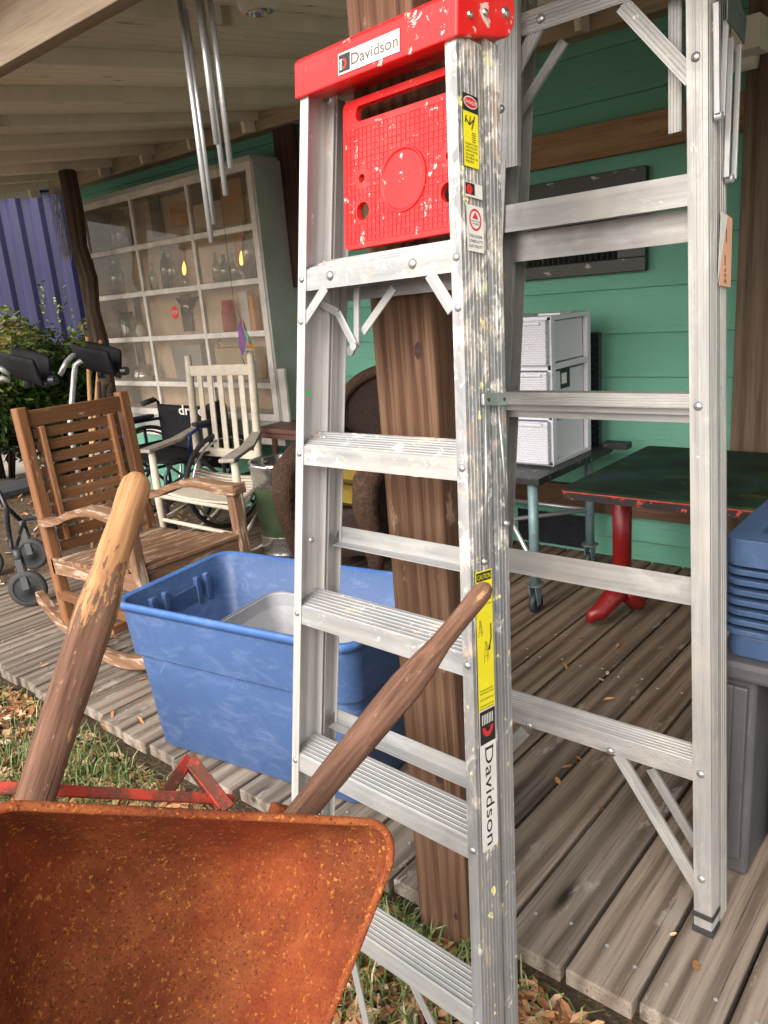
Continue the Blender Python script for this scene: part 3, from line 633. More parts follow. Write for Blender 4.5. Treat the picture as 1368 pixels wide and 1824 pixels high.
# ------------------------------------------------------------------ wall shutter
a = ony(900, 317, 3.46); b = ony(1158, 293, 3.46); c_ = ony(1145, 482, 3.46)
sx0, sx1, sz0, sz1 = a.x-.10, (b.x+c_.x)/2, c_.z, b.z
shv = thing('louvred_shutter', ((sx0+sx1)/2, 3.46, sz0), 'black chipped louvred shutter hung sideways on the green wall', 'shutter')
fr = MB().box(sx0, sx1, 3.452, 3.488, sz1-.085, sz1).box(sx0, sx1, 3.452, 3.488, sz0, sz0+.060).box(sx1-.13, sx1, 3.4525, 3.4875, sz0+.060, sz1-.085).box(sx0, sx0+.13, 3.4525, 3.4875, sz0+.060, sz1-.085)
fr.build('frame', mShutter, shv, .003)
lv = MB(); n = 20
for k in range(n):
    xx = sx0+.14+(sx1-.14-(sx0+.14))*k/(n-1); lv.beam((xx, 3.464, sz0+.055), (xx, 3.464, sz1-.08), .005, .036, up=(.6, 1, 0))
lv.build('louvres', mShutter, shv)
MB().box(sx0+.12, sx1-.12, 3.484, 3.4885, sz0+.055, sz1-.08).build('backing', mDarkIn, shv)

# ------------------------------------------------------------------ ceiling light
cy = 1.75; r_ = ray(457, -12); tt = (2.40-3.52*SL-1.35)/(r_.z-r_.y*SL); cp = CAM+r_*tt; nrm = V((0, SL, -1)).normalized()
cl = thing('ceiling_light', tuple(cp), 'round white ceramic bulb holder fixed to the porch ceiling', 'light')
MB().lathe([(.06, 0), (.058, .03), (.045, .045), (.036, .045), (.034, .02), (1e-5, .02)], cp+V((0, 0, .0)), nrm, 28).build('holder', mLampW, cl)
MB().lathe([(.033, .02), (.033, .05), (.026, .05), (.024, .025), (1e-5, .025)], cp, nrm, 20).build('socket', mChrome, cl)

# ------------------------------------------------------------------ wind chime
tubes = [((321, 5), (377, 432), 6.2), ((333, 5), (381, 400), 5.0), ((351, -10), (386, 257), 6.4), ((366, 5), (402, 348), 6.0), ((377, 5), (411, 300), 6.2)]
cc = ony(350, -10, 1.30); ch = thing('wind_chime', (cc.x, cc.y, 1.9), 'silver wind chime of five tubes hanging from the porch roof', 'wind chime')
yo = [1.285, 1.335, 1.27, 1.325, 1.295]; zt = cc.z
for (a, b, r), y_ in zip(tubes, yo):
    p = ony(*b, y_); q = ony(*a, y_)
    rr = .0068 if r > 5.5 else .0058
    MB().tube([(p.x, y_, p.z), (p.x, y_, zt+.00)], rr, 14).build('tube', mGreyMetal, ch)
    MB().tube([(p.x, y_, zt), (cc.x+(p.x-cc.x)*.7, 1.30, zt+.07)], .0008, 4).build('cord', mBlack, ch)
MB().disc((cc.x, 1.30, zt+.07), (0, 0, 1), .045, .012, 24).build('top_disc', mDarkBoard, ch)
MB().tube([(cc.x, 1.30, zt+.08), (cc.x, 1.30, ceilz(1.3)+.01)], .0015, 5).build('hanger', mBlack, ch)

# ------------------------------------------------------------------ silk ornament
p = ony(437, 570, 2.9); orn = thing('hanging_butterfly', (p.x, 2.9, p.z-.2), 'purple and orange silk butterfly hanging before the window', 'ornament')
def wing(pts, mat, nm):
    P = [ony(u, v, y_) for u, v, y_ in pts]; MB().add(P, [tuple(range(len(P)))]).build(nm, mat, orn)
wing([(424, 580, 2.9), (430, 570, 2.92), (438, 606, 2.89), (437, 625, 2.88), (431, 636, 2.9), (425, 612, 2.91)], mPurple, 'wing')
wing([(433, 568, 2.9), (440, 590, 2.93), (454, 624, 2.9), (444, 618, 2.88), (436, 600, 2.9)], mOrangeS, 'wing')
wing([(435, 585, 2.895), (441, 594, 2.89), (449, 614, 2.89), (443, 611, 2.875), (437, 600, 2.895)], mTeal, 'wing')
MB().tube([ony(431, 636, 2.9), ony(436, 650, 2.9)], .002, 5).build('tail', mBlack, orn)
q = ony(416, 535, 2.9); MB().tube([ony(430, 572, 2.9), q, (q.x, 2.9, ceilz(2.9)+.02)], .0012, 5).build('cord', mBlack, orn)

# ------------------------------------------------------------------ background: container, hedge, log
def at(u, v, D):
    d = ray(u, v); k = D/math.hypot(d.x, d.y); return CAM+d*k
c0 = at(-420, 340, 11.0); c1 = at(140, 330, 10.2); ct = at(60, 332, 10.4).z
cn = thing('shipping_container', (c0.x, c0.y, GZ), 'purple corrugated shipping container behind the hedge', 'container')
dd = V((c1.x-c0.x, c1.y-c0.y, 0)); L = dd.length; dd.normalize(); nn = V((-dd.y, dd.x, 0))
if nn.dot(V((0, -1, 0))) < 0 and nn.x < 0: nn = -nn
nn = V((dd.y, -dd.x, 0))
pr_ = []; s_ = 0
while s_ < L-.1:
    for a, b in ((0, 0), (.07, 0), (.12, -.045), (.19, -.045)): pr_.append((s_+a, b))
    s_ += .24
cw = MB(); vs = []
for a, b in pr_: vs += [c0+dd*a+nn*b-V((0, 0, c0.z-GZ-.1)), c0+dd*a+nn*b+V((0, 0, ct-c0.z-.08))]
for i in range(len(pr_)-1): cw.add([vs[2*i], vs[2*i+2], vs[2*i+3], vs[2*i+1]], [(0, 1, 2, 3)])
cw.build('corrugated_wall', mCont, cn)
e0 = V((c0.x, c0.y, 0)); e1 = V((c1.x, c1.y, 0))
MB().beam(e0+V((0, 0, ct)), e1+V((0, 0, ct)), .1, .14).beam(e0+V((0, 0, GZ+.12)), e1+V((0, 0, GZ+.12)), .1, .18).beam(e1+V((0, 0, GZ)), e1+V((0, 0, ct+.07)), .12, .12, up=(0, 1, 0)).beam(e0+V((0, 0, GZ)), e0+V((0, 0, ct+.07)), .12, .12, up=(0, 1, 0)).build('frame', mCont, cn, .01)
bb = -nn*2.3
MB().add([e0+bb+V((0, 0, GZ)), e1+bb+V((0, 0, GZ)), e1+bb+V((0, 0, ct)), e0+bb+V((0, 0, ct)), e1+V((0, 0, GZ)), e1+V((0, 0, ct)), e0+V((0, 0, GZ)), e0+V((0, 0, ct))], [(0, 1, 2, 3), (1, 4, 5, 2), (3, 2, 5, 7), (6, 0, 3, 7)]).build('shell', mCont, cn)
# hedge bushes
def bush(cx, cy_, w, d, h, n, label, seed):
    random.seed(seed); t = thing('shrub', (cx, cy_, GZ), label, 'shrub', 'shrubs by the container'); lf = MB()
    lobes = [(random.uniform(-w, w)*.75, random.uniform(-d, d)*.7, h*random.uniform(.35, .85), random.uniform(.22, .4)) for _ in range(16)]
    for k in range(n):
        lx, ly, lz, lr = random.choice(lobes)
        v_ = V((random.gauss(0, 1), random.gauss(0, 1), random.gauss(0, 1))).normalized()*lr*random.uniform(.55, 1.08)
        p = V((cx+lx, cy_+ly, GZ+lz))+v_
        if p.z < GZ+.02: p.z = GZ+random.random()*.2
        s = random.uniform(.036, .062); up = (V((random.gauss(0, .7), random.gauss(0, .7), 1))+v_*1.5).normalized(); a = up.orthogonal().normalized(); a.rotate(Matrix.Rotation(random.random()*6.28, 3, up)); b = up.cross(a)
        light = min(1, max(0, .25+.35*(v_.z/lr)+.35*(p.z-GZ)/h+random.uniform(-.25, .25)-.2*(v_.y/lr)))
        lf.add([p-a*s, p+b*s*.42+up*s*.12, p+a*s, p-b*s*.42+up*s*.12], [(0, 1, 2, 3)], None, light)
    for k in range(8):   # upright new shoots
        x0 = cx+random.uniform(-w, w); y0 = cy_+random.uniform(-d, d)*.6; hh = h*random.uniform(.95, 1.18)
        for j in range(9):
            p = V((x0+j*.006, y0, GZ+hh-.2+.03*j)); a = V((random.gauss(0, 1), random.gauss(0, 1), .7)).normalized(); b = a.orthogonal().normalized(); s = .045
            lf.add([p, p+a*s*.5+b*s*.25, p+a*s, p+a*s*.5-b*s*.25], [(0, 1, 2, 3)], None, random.uniform(.7, 1))
    lf.build('foliage', mHedge, t); st = MB()
    for k in range(14):
        a = random.random()*6.28; st.tube([(cx+.1*math.cos(a), cy_+.1*math.sin(a), GZ), (cx+w*.4*math.cos(a), cy_+d*.4*math.sin(a), GZ+h*.45), (cx+w*.7*math.cos(a), cy_+d*.7*math.sin(a), GZ+h*.8)], [.02, .013, .006], 6)
    st.build('stems', mBark, t)
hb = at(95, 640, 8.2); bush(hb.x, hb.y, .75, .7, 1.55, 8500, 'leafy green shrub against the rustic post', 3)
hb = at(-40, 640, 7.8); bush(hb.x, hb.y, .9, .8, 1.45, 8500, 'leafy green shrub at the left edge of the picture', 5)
random.seed(11)
a = onz(-60, 880, 0); b = onz(62, 862, 0)
tag(MB().tube([(a.x, a.y, .0), ((a.x+b.x)/2, (a.y+b.y)/2, .01), (b.x, b.y, 0)], [.07, .08, .06], 10).build('log', mDirt), 'grey rounded log edging lying on the leaves', 'log')

# ------------------------------------------------------------------ STEP LADDER (front)
D = .3048
def rotv(v):
    v = V(v); th = v.length; return Matrix.Rotation(th, 3, v/th)
class Frame:
    def __init__(s, O, rv, w0, sl, S=1.0, ctr=None):
        s.M = rotv(rv); s.e1 = s.M.col[0].copy()*S; s.e2 = s.M.col[1].copy()*S; s.e3 = s.M.col[2].copy()*S
        s.O = CAM+(V(O)-CAM)*S; s.w0 = w0; s.sl = sl
    def w(s, c): return s.w0-s.sl*c/D
    def p(s, a, b, c): return s.O+s.e1*a+s.e2*b+s.e3*c
x1 = (-.820, .774, -.103, -.132, -.016, -.056, .240, .016)
import json
L1 = Frame(x1[:3], x1[3:6], .240, .0160)
lad = thing('step_ladder', (-.82, .80, GZ), 'folded aluminium stepladder with red top and yellow warning labels, spattered with paint', 'ladder', None)
def rail(fr, side, b0, b1, c0, c1, nm, mat, parent, t=.0017, fl=.020, ribs=6, aoff=0.0, ribh=.0007):
    """open channel rail: web outside, lips pointing in, ribs on the web"""
    wd = b1-b0; P = [(0, 0), (fl, 0)]
    for k in range(ribs):
        bc = wd*(k+1)/(ribs+1); P += [(fl, bc-.0016), (fl+ribh, bc-.0008), (fl+ribh, bc+.0008), (fl, bc+.0016)]
    P += [(fl, wd), (0, wd), (0, wd-t), (fl-t, wd-t), (fl-t, t), (0, t)]
    o = fr.p(side*(fr.w(c0)+aoff), b0, c0); e = fr.p(side*(fr.w(c1)+aoff), b0, c1)
    q = MB().prism(P, o, fr.e1*side, fr.e2, e-o)
    return q.build(nm, mat, parent)
CT = 1.81
for sd in (-1, 1):
    r = rail(L1, sd, 0, .060, .0, CT, 'side_rail', mAlHeavy if sd == 1 else mAlInner, lad)
    rr = rail(L1, sd, .066, .102, .03, CT+.012, 'rear_rail', mAlHeavy if sd == 1 else mAlInner, lad, ribs=3)
    MB().prism([(-.006, -.005), (.026, -.005), (.026, .066), (-.006, .066)], L1.p(sd*L1.w(0), 0, -.005), L1.e1*sd, L1.e2, L1.e3*.05).build('foot', mBlack, lad, .002)
    for k in (1, 2, 3, 4, 5):
        MB().dome(L1.p(sd*(L1.w(k*D-.012)+.010), -.0002, k*D-.014), -L1.e2, .0062, .0034).build('rivet', mSteel, r)
        if k == 5: MB().dome(L1.p(sd*(L1.w(k*D-.1)+.010), -.0002, k*D-.085), -L1.e2, .0062, .0034).build('rivet', mSteel, r)
stepm = [mAlPl, mAlPl, mAlP, mAlP, mAlP]
for k in (1, 2, 3, 4, 5):
    c = k*D; w = L1.w(c)+.0175; rise = .024; dp = .057; t = .0018
    P = [(.0022, -.034), (.0022, 0)]
    nr = 7
    for i in range(nr):
        bb_ = .0022+(dp-.004)*(i+.5)/nr; P += [(bb_-.0018, rise*(bb_-.0018)/dp), (bb_-.0012, rise*bb_/dp+.0010), (bb_+.0012, rise*bb_/dp+.0010), (bb_+.0018, rise*(bb_+.0018)/dp)]
    P += [(dp, rise), (dp, rise-.03), (dp-t, rise-.03), (dp-t, rise-t), (.0022+t, -t), (.0022+t, -.034)]
    s_ = MB().prism(P, L1.p(-w, 0, c), L1.e2, L1.e3, L1.e1*(2*w)).build('step', stepm[k-1], lad)
    if k == 1:
        MB().beam(L1.p(-.10, .02, c-.03), L1.p(-.03-.0, .03, c-.30), .018, .003, up=L1.e2).beam(L1.p(.06, .02, c-.03), L1.p(.16, .03, c-.17), .018, .003, up=L1.e2).build('brace', mAl, s_)
        MB().dome(L1.p(-.085, .0018, c-.018), -L1.e2, .0065, .0035).build('rivet', mSteel, s_)
    if k == 5: [MB().dome(L1.p(xx_, .0018, c-.014), -L1.e2, .008, .0045).build('rivet', mSteel, s_) for xx_ in (-.10, .085)]
PF = Plane(L1.p(0, .004, 0), L1.e1, L1.e3, -L1.e2)
def pl_at(b): return Plane(L1.p(0, b, 0), L1.e1, L1.e3, -L1.e2)
def strap(q, pts, b, w, t=.003, fr=L1):
    pl = pl_at(b); P = [pl.pt(*pl.px(u, v)) for u, v in pts]
    for i in range(len(P)-1): q.beam(P[i], P[i+1], w, t, up=fr.e2)
    return q
strap(MB(), [(580, 512), (540, 575)], .0035, .018).build('brace', mAlPl, lad, .001)
strap(MB(), [(765, 487), (806, 553)], .0035, .020).build('brace', mAlPl, lad, .001)
sp1 = MB(); strap(sp1, [(566, 538), (602, 557)], .05, .015); strap(sp1, [(602, 557), (632, 617)], .05, .015)
sp1.build('spreader', mAl, lad, .001)
strap(MB(), [(636, 490), (636, 618)], .056, .012, .006).build('spreader', mAl, lad, .001)
strap(MB(), [(702, 512), (646, 592)], .062, .015).build('spreader', mAlPl, lad, .001)
pl = pl_at(.05); MB().disc(pl.pt(*pl.px(636, 617), .006), -L1.e2, .0075, .004, 14).build('pivot', mSteel, lad); MB().disc(pl.pt(*pl.px(612, 624), -.02), -L1.e2, .009, .004, 14).build('pivot', mSteel, lad)
# rear horizontals (L bars)
for k, (u, v, h_) in enumerate(((606, 950, .030), (592, 1270, .028), (615, 520, .034))):
    pl = pl_at(.104); c = pl.px(u, v)[1]; w = L1.w(c)+.006
    P = [(0, -h_/2), (.0018, -h_/2), (.0018, h_/2), (0, h_/2)] if k == 2 else [(0, h_/2), (.0018, h_/2), (.0018, -h_/2), (-.022, -h_/2-.004), (-.022, -h_/2-.0055), (0, -h_/2-.0018)]
    MB().prism(P, L1.p(-w, .103, c), L1.e2, L1.e3, L1.e1*(2*w)).build('rear_bar', mAlPl, lad)
MB().dome(L1.p(-L1.w(4*D)-.004, .02, 3.42*D), L1.e1, .006, .003).build('bolt', mSteel, lad)
d_ = Plane(L1.p(-L1.w(1.3)-.0178, 0, 0), L1.e2, L1.e3, L1.e1)
a, b = d_.px(549, 700); MB().disc(d_.pt(a, b), L1.e1, .0045, .0008, 8).build('paint_dot', mNeon, lad)
# top cap
cap0, cap1 = 1.800, 1.862; wc = L1.w(cap0)+.026
cappoly = [(b_, c_+max(0, b_)*.30) for b_, c_ in [(-.008, cap0), (-.008, cap1-.006), (-.002, cap1), (.112, cap1), (.127, cap1-.008), (.131, cap1-.026), (.129, cap0+.016), (.118, cap0+.002), (.108, cap0)]]
capo = MB().prism(cappoly, L1.p(-wc, 0, 0), L1.e2, L1.e3, L1.e1*(2*wc+.002)).build('top_cap', mRed, lad, .0035, 3)
for b_, c_, r_ in ((.020, .030, .0055), (.055, .033, .0055), (.105, .034, .008)): MB().dome(L1.p(wc+.002, b_, cap0+c_+b_*.30), L1.e1, r_, .004, 14).build('rivet', mChrome, capo)
CP = Plane(L1.p(0, -.0086, 0), L1.e1, L1.e3, -L1.e2)
a0, b0 = CP.px(603, 130); a1, b1 = CP.px(712, 58)
bl = (CP.px(600, 132)[1]+CP.px(708, 98)[1])/2-.0; bt = (CP.px(602, 92)[1]+CP.px(711, 56)[1])/2
lb = rect(CP, a0, a1, bl, bt, .0006).build('brand_label', mWornL, capo)
hh = bt-bl; qk = rect(CP, a0+.002, a0+hh*.85, bl+.003, bt-.003, .0010).build('emblem', mInk, lb)
def emblem(pl, a, b, s, rot, parent):
    """black tile mark: red D bowl under a comb of white bars"""
    ch, sh = math.cos(rot), math.sin(rot)
    T = lambda x, y, o: pl.pt(a+(x*ch-y*sh)*s, b+(x*sh+y*ch)*s, o)
    q = MB(); n = 12
    for k in range(n):
        t0, t1 = -PI/2+PI*k/n, -PI/2+PI*(k+1)/n
        q.add([T(.42+.36*math.cos(t0), .5+.36*math.sin(t0), .0014), T(.42+.36*math.cos(t1), .5+.36*math.sin(t1), .0014), T(.42+.20*math.cos(t1), .5+.20*math.sin(t1), .0014), T(.42+.20*math.cos(t0), .5+.20*math.sin(t0), .0014)], [(0, 1, 2, 3)])
    q.build('emblem_bowl', mRedInk, parent); q = MB()
    for k in range(8): y = .16+k*.09; q.add([T(.08, y, .0014), T(.34, y, .0014), T(.34, y+.035, .0014), T(.08, y+.035, .0014)], [(0, 1, 2, 3)])
    q.build('emblem_bars', mWhiteL, parent)
emblem(CP, a0+.002, bl+.003, hh*.85-.004, 0, lb)
SER = [(.13, 0), (.13, .68)]
text('Davidson', CP, a0+hh*.95, bl+hh*.26, hh*.52, 0, plain('faded_ink', (.08, .07, .06), .6, 0, .3, 60, 0), lb, 'lettering', (a1-a0)-hh*1.05, .0012, serif=[(.1, 0), (.1, .67)])
# pail shelf
SB = .060; SP = pl_at(SB)
A = lambda u, v: SP.px(u, v)
x0 = A(621, 300)[0]; x1_ = L1.w(1.6)+.004; zb = A(625, 448)[1]; ztp = A(630, 205)[1]
def poly_from(pts): return [A(u, v) for u, v in pts]
sw = x1_-x0; zs_top = ztp+.018
outer = rrect(x0, x1_, zb, zs_top, .012, 5)
h1 = rrect(x0+.030, x1_-.030, zs_top-.036, zs_top-.012, .010, 4)
c1_ = A(655, 378); c2_ = A(653, 320); c3_ = (x1_-(c1_[0]-x0)+.0, c1_[1]); c4 = (x1_-(c2_[0]-x0), c2_[1])
holes = [h1, circ(c1_[0], c1_[1], .0145, 20), circ(c2_[0], c2_[1], .007, 14), circ(c3_[0]+.0, c3_[1], .0145, 20), circ(c4[0], c4[1], .007, 14)]
SPn = L1.e2
shf = MB().prism(outer, L1.p(0, SB-.012, 0), L1.e1, L1.e3, L1.e2*.012, holes=holes).build('pail_shelf', mRed, lad, .0012, 2)
dc = A(727, 322); gr = MB(); SF = Plane(L1.p(0, SB-.0124, 0), L1.e1, L1.e3, -L1.e2)
gs_ = .0095; xx = x0+.008
def clear(x, z):
    if math.hypot(x-dc[0], (z-dc[1])) < .050: return False
    for h in holes[1:]:
        cx = sum(p[0] for p in h)/len(h); cz = sum(p[1] for p in h)/len(h)
        if math.hypot(x-cx, z-cz) < .018: return False
    return True
z0g, z1g = zb+.010, zs_top-.046
n1 = int((x1_-.008-xx)/gs_); n2 = int((z1g-z0g)/gs_)
for i in range(n1+1):
    for j in range(n2):
        xa = xx+i*gs_; za = z0g+j*gs_
        if clear(xa, za+gs_/2): gr.beam(SF.pt(xa, za), SF.pt(xa, za+gs_), .0011, .0016, up=L1.e2, rnd=.5)
for j in range(n2+1):
    for i in range(n1):
        xa = xx+i*gs_; za = z0g+j*gs_
        if clear(xa+gs_/2, za): gr.beam(SF.pt(xa, za), SF.pt(xa+gs_, za), .0011, .0014, up=L1.e2, rnd=.5)
gr.build('grid_ribs', mRed, shf)
MB().lathe([(1e-5, .0004), (.044, .0004), (.0465, .0026), (.049, .0026), (.050, 0)], SF.pt(*dc), -L1.e2, 40, None, False).build('cup_recess', mRed, shf)
# hanging straps and clip on the outer side of the right rail
ow = lambda c: L1.w(c)+.0216
RW = Plane(L1.p(ow(0), 0, 0), L1.e2, (L1.p(ow(D*5), 0, D*5)-L1.p(ow(0), 0, 0))/(D*5), L1.e1)
def RB(u, v): return RW.px(u, v)
a, b = RB(856, 712); a2, b2 = RB(899, 712)
MB().prism(rrect(a, a2, b-.010, b+.010, .004, 3), RW.pt(0, 0, 0), RW.ex, RW.ey, RW.n*.006).build('latch', mSteel, lad, .0015)
[MB().dome(RW.pt(xx_, b, .006), RW.n, .003, .002, 10).build('rivet', mBlack, lad) for xx_ in (a+.012, a2-.010)]
for (u0, v0), (u1, v1) in (((861, 722), (861, 1000)), ((884, 722), (900, 932))):
    A0 = RB(u0, v0); A1 = RB(u1, v1)
    MB().tube([RW.pt(A0[0], A0[1], .004), RW.pt((A0[0]+A1[0])/2, (A0[1]+A1[1])/2, .005), RW.pt(A1[0], A1[1], .004)], .0024, 8).dome(RW.pt(A1[0]+.001, A1[1], .001), RW.n, .006, .006, 12).build('hook_rod', mSteel, lad)
# labels on the right rail
def label(u0, v0, u1, v1, mat, nm='warning_label', off=.0016):
    A0 = RB(u0, v0); A1 = RB(u1, v1); q = rect(RW, A0[0], A1[0], A1[1], A0[1], off).build(nm, mat, lad); return q, A0[0], A1[0], A1[1], A0[1]
q, a0, a1, b0, b1 = label(822, 163, 852, 303, mYellow)
w_ = a1-a0; h_ = b1-b0
rect(RW, a0, a1, b1-h_*.24, b1, .0019).build('label_panel', mInk, q)
MB().add([RW.pt(a0+w_*(.5+.46*math.cos(t*PI/12)), b1-h_*.11+h_*.085*math.sin(t*PI/12), .0021) for t in range(24)], [tuple(range(24))]).build('label_oval', mWhiteL, q)
MB().add([RW.pt(a0+w_*(.5+.42*math.cos(t*PI/12)), b1-h_*.11+h_*.07*math.sin(t*PI/12), .0023) for t in range(24)], [tuple(range(24))]).build('label_oval', mRedInk, q)
text('DANGER', RW, a0+w_*.12, b1-h_*.135, h_*.05, 0, mWhiteL, q, 'lettering', w_*.76, .0026)
fg = MB(); cx, cz = a0+w_*.45, b0+h_*.60    # falling figure pictogram
for p, p2 in (((-.30, .06), (-.05, -.02)), ((-.05, -.02), (.22, .06)), ((-.05, -.02), (.02, .10)), ((-.25, .10), (-.33, .0)), ((.3, .12), (.1, -.08))):
    fg.beam(RW.pt(cx+p[0]*w_, cz+p[1]*h_, .0019), RW.pt(cx+p2[0]*w_, cz+p2[1]*h_, .0019), .0018, .0004, up=RW.n)
for k in range(5): fg.beam(RW.pt(a0+w_*.55, b0+h_*(.36+.03*k), .0019), RW.pt(a0+w_*.8, b0+h_*(.36+.03*k), .0019), .0008, .0004, up=RW.n)
fg.build('pictogram', mInk, q)
for i, s in enumerate(('FAILURE TO READ', 'AND FOLLOW', 'INSTRUCTIONS', 'ON LADDER', 'MAY RESULT IN', 'INJURY')):
    text(s, RW, a0+w_*.1, b0+h_*(.30-.048*i), h_*.030, 0, mInk, q, 'lettering', w_*(.8 if len(s) > 9 else .55), .0020)
q, a0, a1, b0, b1 = label(826, 322, 858, 357, mWhiteL)
rect(RW, a0+.001, a0+(a1-a0)*.55, b0+.003, b1-.001, .0019).build('label_panel', mInk, q)
MB().add([RW.pt(a0+.010+.007*math.cos(t*PI/8), (b0+b1)/2+.007*math.sin(t*PI/8), .0021) for t in range(16)], [tuple(range(16))]).build('label_oval', mRedInk, q)
q, a0, a1, b0, b1 = label(829, 363, 861, 452, mWhiteL); w_ = a1-a0; h_ = b1-b0
rg = MB()
for k in range(24):
    t0, t1 = k*PI/12, (k+1)*PI/12; cx, cz = (a0+a1)/2, b0+h_*.70
    rg.add([RW.pt(cx+w_*.36*math.cos(t0), cz+h_*.24*math.sin(t0), .002), RW.pt(cx+w_*.36*math.cos(t1), cz+h_*.24*math.sin(t1), .002), RW.pt(cx+w_*.29*math.cos(t1), cz+h_*.195*math.sin(t1), .002), RW.pt(cx+w_*.29*math.cos(t0), cz+h_*.195*math.sin(t0), .002)], [(0, 1, 2, 3)])
rg.add([RW.pt(cx-w_*.18, cz+h_*.02, .002), RW.pt(cx+w_*.18, cz+h_*.02, .002), RW.pt(cx, cz+h_*.17, .002)], [(0, 1, 2)]).build('pictogram', mRedInk, q)
text('WATCH FOR', RW, a0+w_*.22, cz-h_*.05, h_*.035, 0, mInk, q, 'lettering', w_*.56, .0022); text('WIRES', RW, a0+w_*.3, cz-h_*.11, h_*.035, 0, mInk, q, 'lettering', w_*.4, .0022)
for i, s in enumerate(('THIS LADDER', 'CONDUCTS', 'ELECTRICITY')): text(s, RW, a0+w_*.10, b0+h_*(.31-.11*i), h_*.062, 0, mInk, q, 'lettering', w_*.8, .0021)
q, a0, a1, b0, b1 = label(845, 1020, 880, 1262, mYellow); w_ = a1-a0; h_ = b1-b0
rect(RW, a0+w_*.05, a1-w_*.05, b1-h_*.07, b1-h_*.01, .0019).build('label_panel', mInk, q)
text('CAUTION', RW, a0+w_*.1, b1-h_*.058, h_*.035, 0, mYellow, q, 'lettering', w_*.8, .0021)
lg = MB()
for dx, dz, s in ((.25, .55, .7), (.55, .36, .9)):   # little drawn ladders
    for p, p2 in (((0, 0), (.10, .16)), ((.25, 0), (.16, .16)), ((.35, .02), (.20, .16)), ((.03, .05), (.27, .05)), ((.07, .10), (.24, .10)), ((.1, .16), (.2, .16))):
        lg.beam(RW.pt(a0+w_*(dx-.15+p[0]*s), b0+h_*(dz+p[1]*s), .0019), RW.pt(a0+w_*(dx-.15+p2[0]*s), b0+h_*(dz+p2[1]*s), .0019), .0008, .0003, up=RW.n)
lg.build('pictogram', plain('olive_ink', (.25, .2, .02), .5, 0, .1, 20, 0), q)
ar = MB()
for p, p2 in (((.86, .62), (.86, .52)), ((.86, .52), (.70, .44)), ((.70, .44), (.80, .455)), ((.70, .44), (.74, .475))): ar.beam(RW.pt(a0+w_*p[0], b0+h_*p[1], .0019), RW.pt(a0+w_*p2[0], b0+h_*p2[1], .0019), .0026, .0003, up=RW.n)
ar.build('arrow', mInk, q)
for i, s in enumerate(('TO USE FOLLOW ALL', 'SAFETY INSTRUCTIONS', '', 'NEVER CLIMB ABOVE SHELF', '', 'PLACE BACK SECTION', 'FEET FLAT ON FIRM FLOOR')):
    if s: text(s, RW, a0+w_*.08, b0+h_*(.165-.022*i), h_*.013, 0, mInk, q, 'lettering', w_*.84, .0021)
for i in range(4): text('SET BASE FIRMLY', RW, a0+w_*.62, b1-h_*(.15+.03*i), h_*.012, 0, mInk, q, 'lettering', w_*.33, .0021)
A0 = RB(852, 1268); A1 = RB(886, 1500); a0, a1, b0, b1 = A0[0], A1[0], A1[1], A0[1]; w_ = a1-a0; h_ = b1-b0
q = MB().prism(rrect(a0, a1, b0, b1, .003, 3), RW.pt(0, 0, .0014), RW.ex, RW.ey, RW.n*.0003).build('brand_label', mWhiteL, lad)
rect(RW, a0+.001, a1-.001, b1-h_*.24, b1-.002, .0019).build('emblem', mInk, q)
emb = MB(); n = 14; cx, cz = (a0+a1)/2, b1-h_*.125
for k in range(n):
    t0, t1 = PI+PI*k/n, PI+PI*(k+1)/n
    emb.add([RW.pt(cx+w_*.34*math.cos(t0), cz+h_*.07*math.sin(t0), .0022), RW.pt(cx+w_*.34*math.cos(t1), cz+h_*.07*math.sin(t1), .0022), RW.pt(cx+w_*.17*math.cos(t1), cz+h_*.035*math.sin(t1), .0022), RW.pt(cx+w_*.17*math.cos(t0), cz+h_*.035*math.sin(t0), .0022)], [(0, 1, 2, 3)])
emb.build('emblem_bowl', mRedInk, q); emb = MB()
for k in range(7): xx = a0+w_*(.15+.105*k); emb.add([RW.pt(xx, cz+h_*.02, .0022), RW.pt(xx+w_*.05, cz+h_*.02, .0022), RW.pt(xx+w_*.05, cz+h_*.09, .0022), RW.pt(xx, cz+h_*.09, .0022)], [(0, 1, 2, 3)])
emb.build('emblem_bars', mWhiteL, q)
text('Davidson', RW, a0+w_*.30, b1-h_*.27, w_*.52, -PI/2, mInk, q, 'lettering', h_*.70, .0020, serif=[(.10, -.002), (.10, .67), (.43+.0, 0), (1.30, 0), (1.30, .48), (1.72, .0), (1.9, .70), (3.1, 0), (3.1, .48), (3.42, 0)][:0] or [(.10, 0), (.10, .67)])

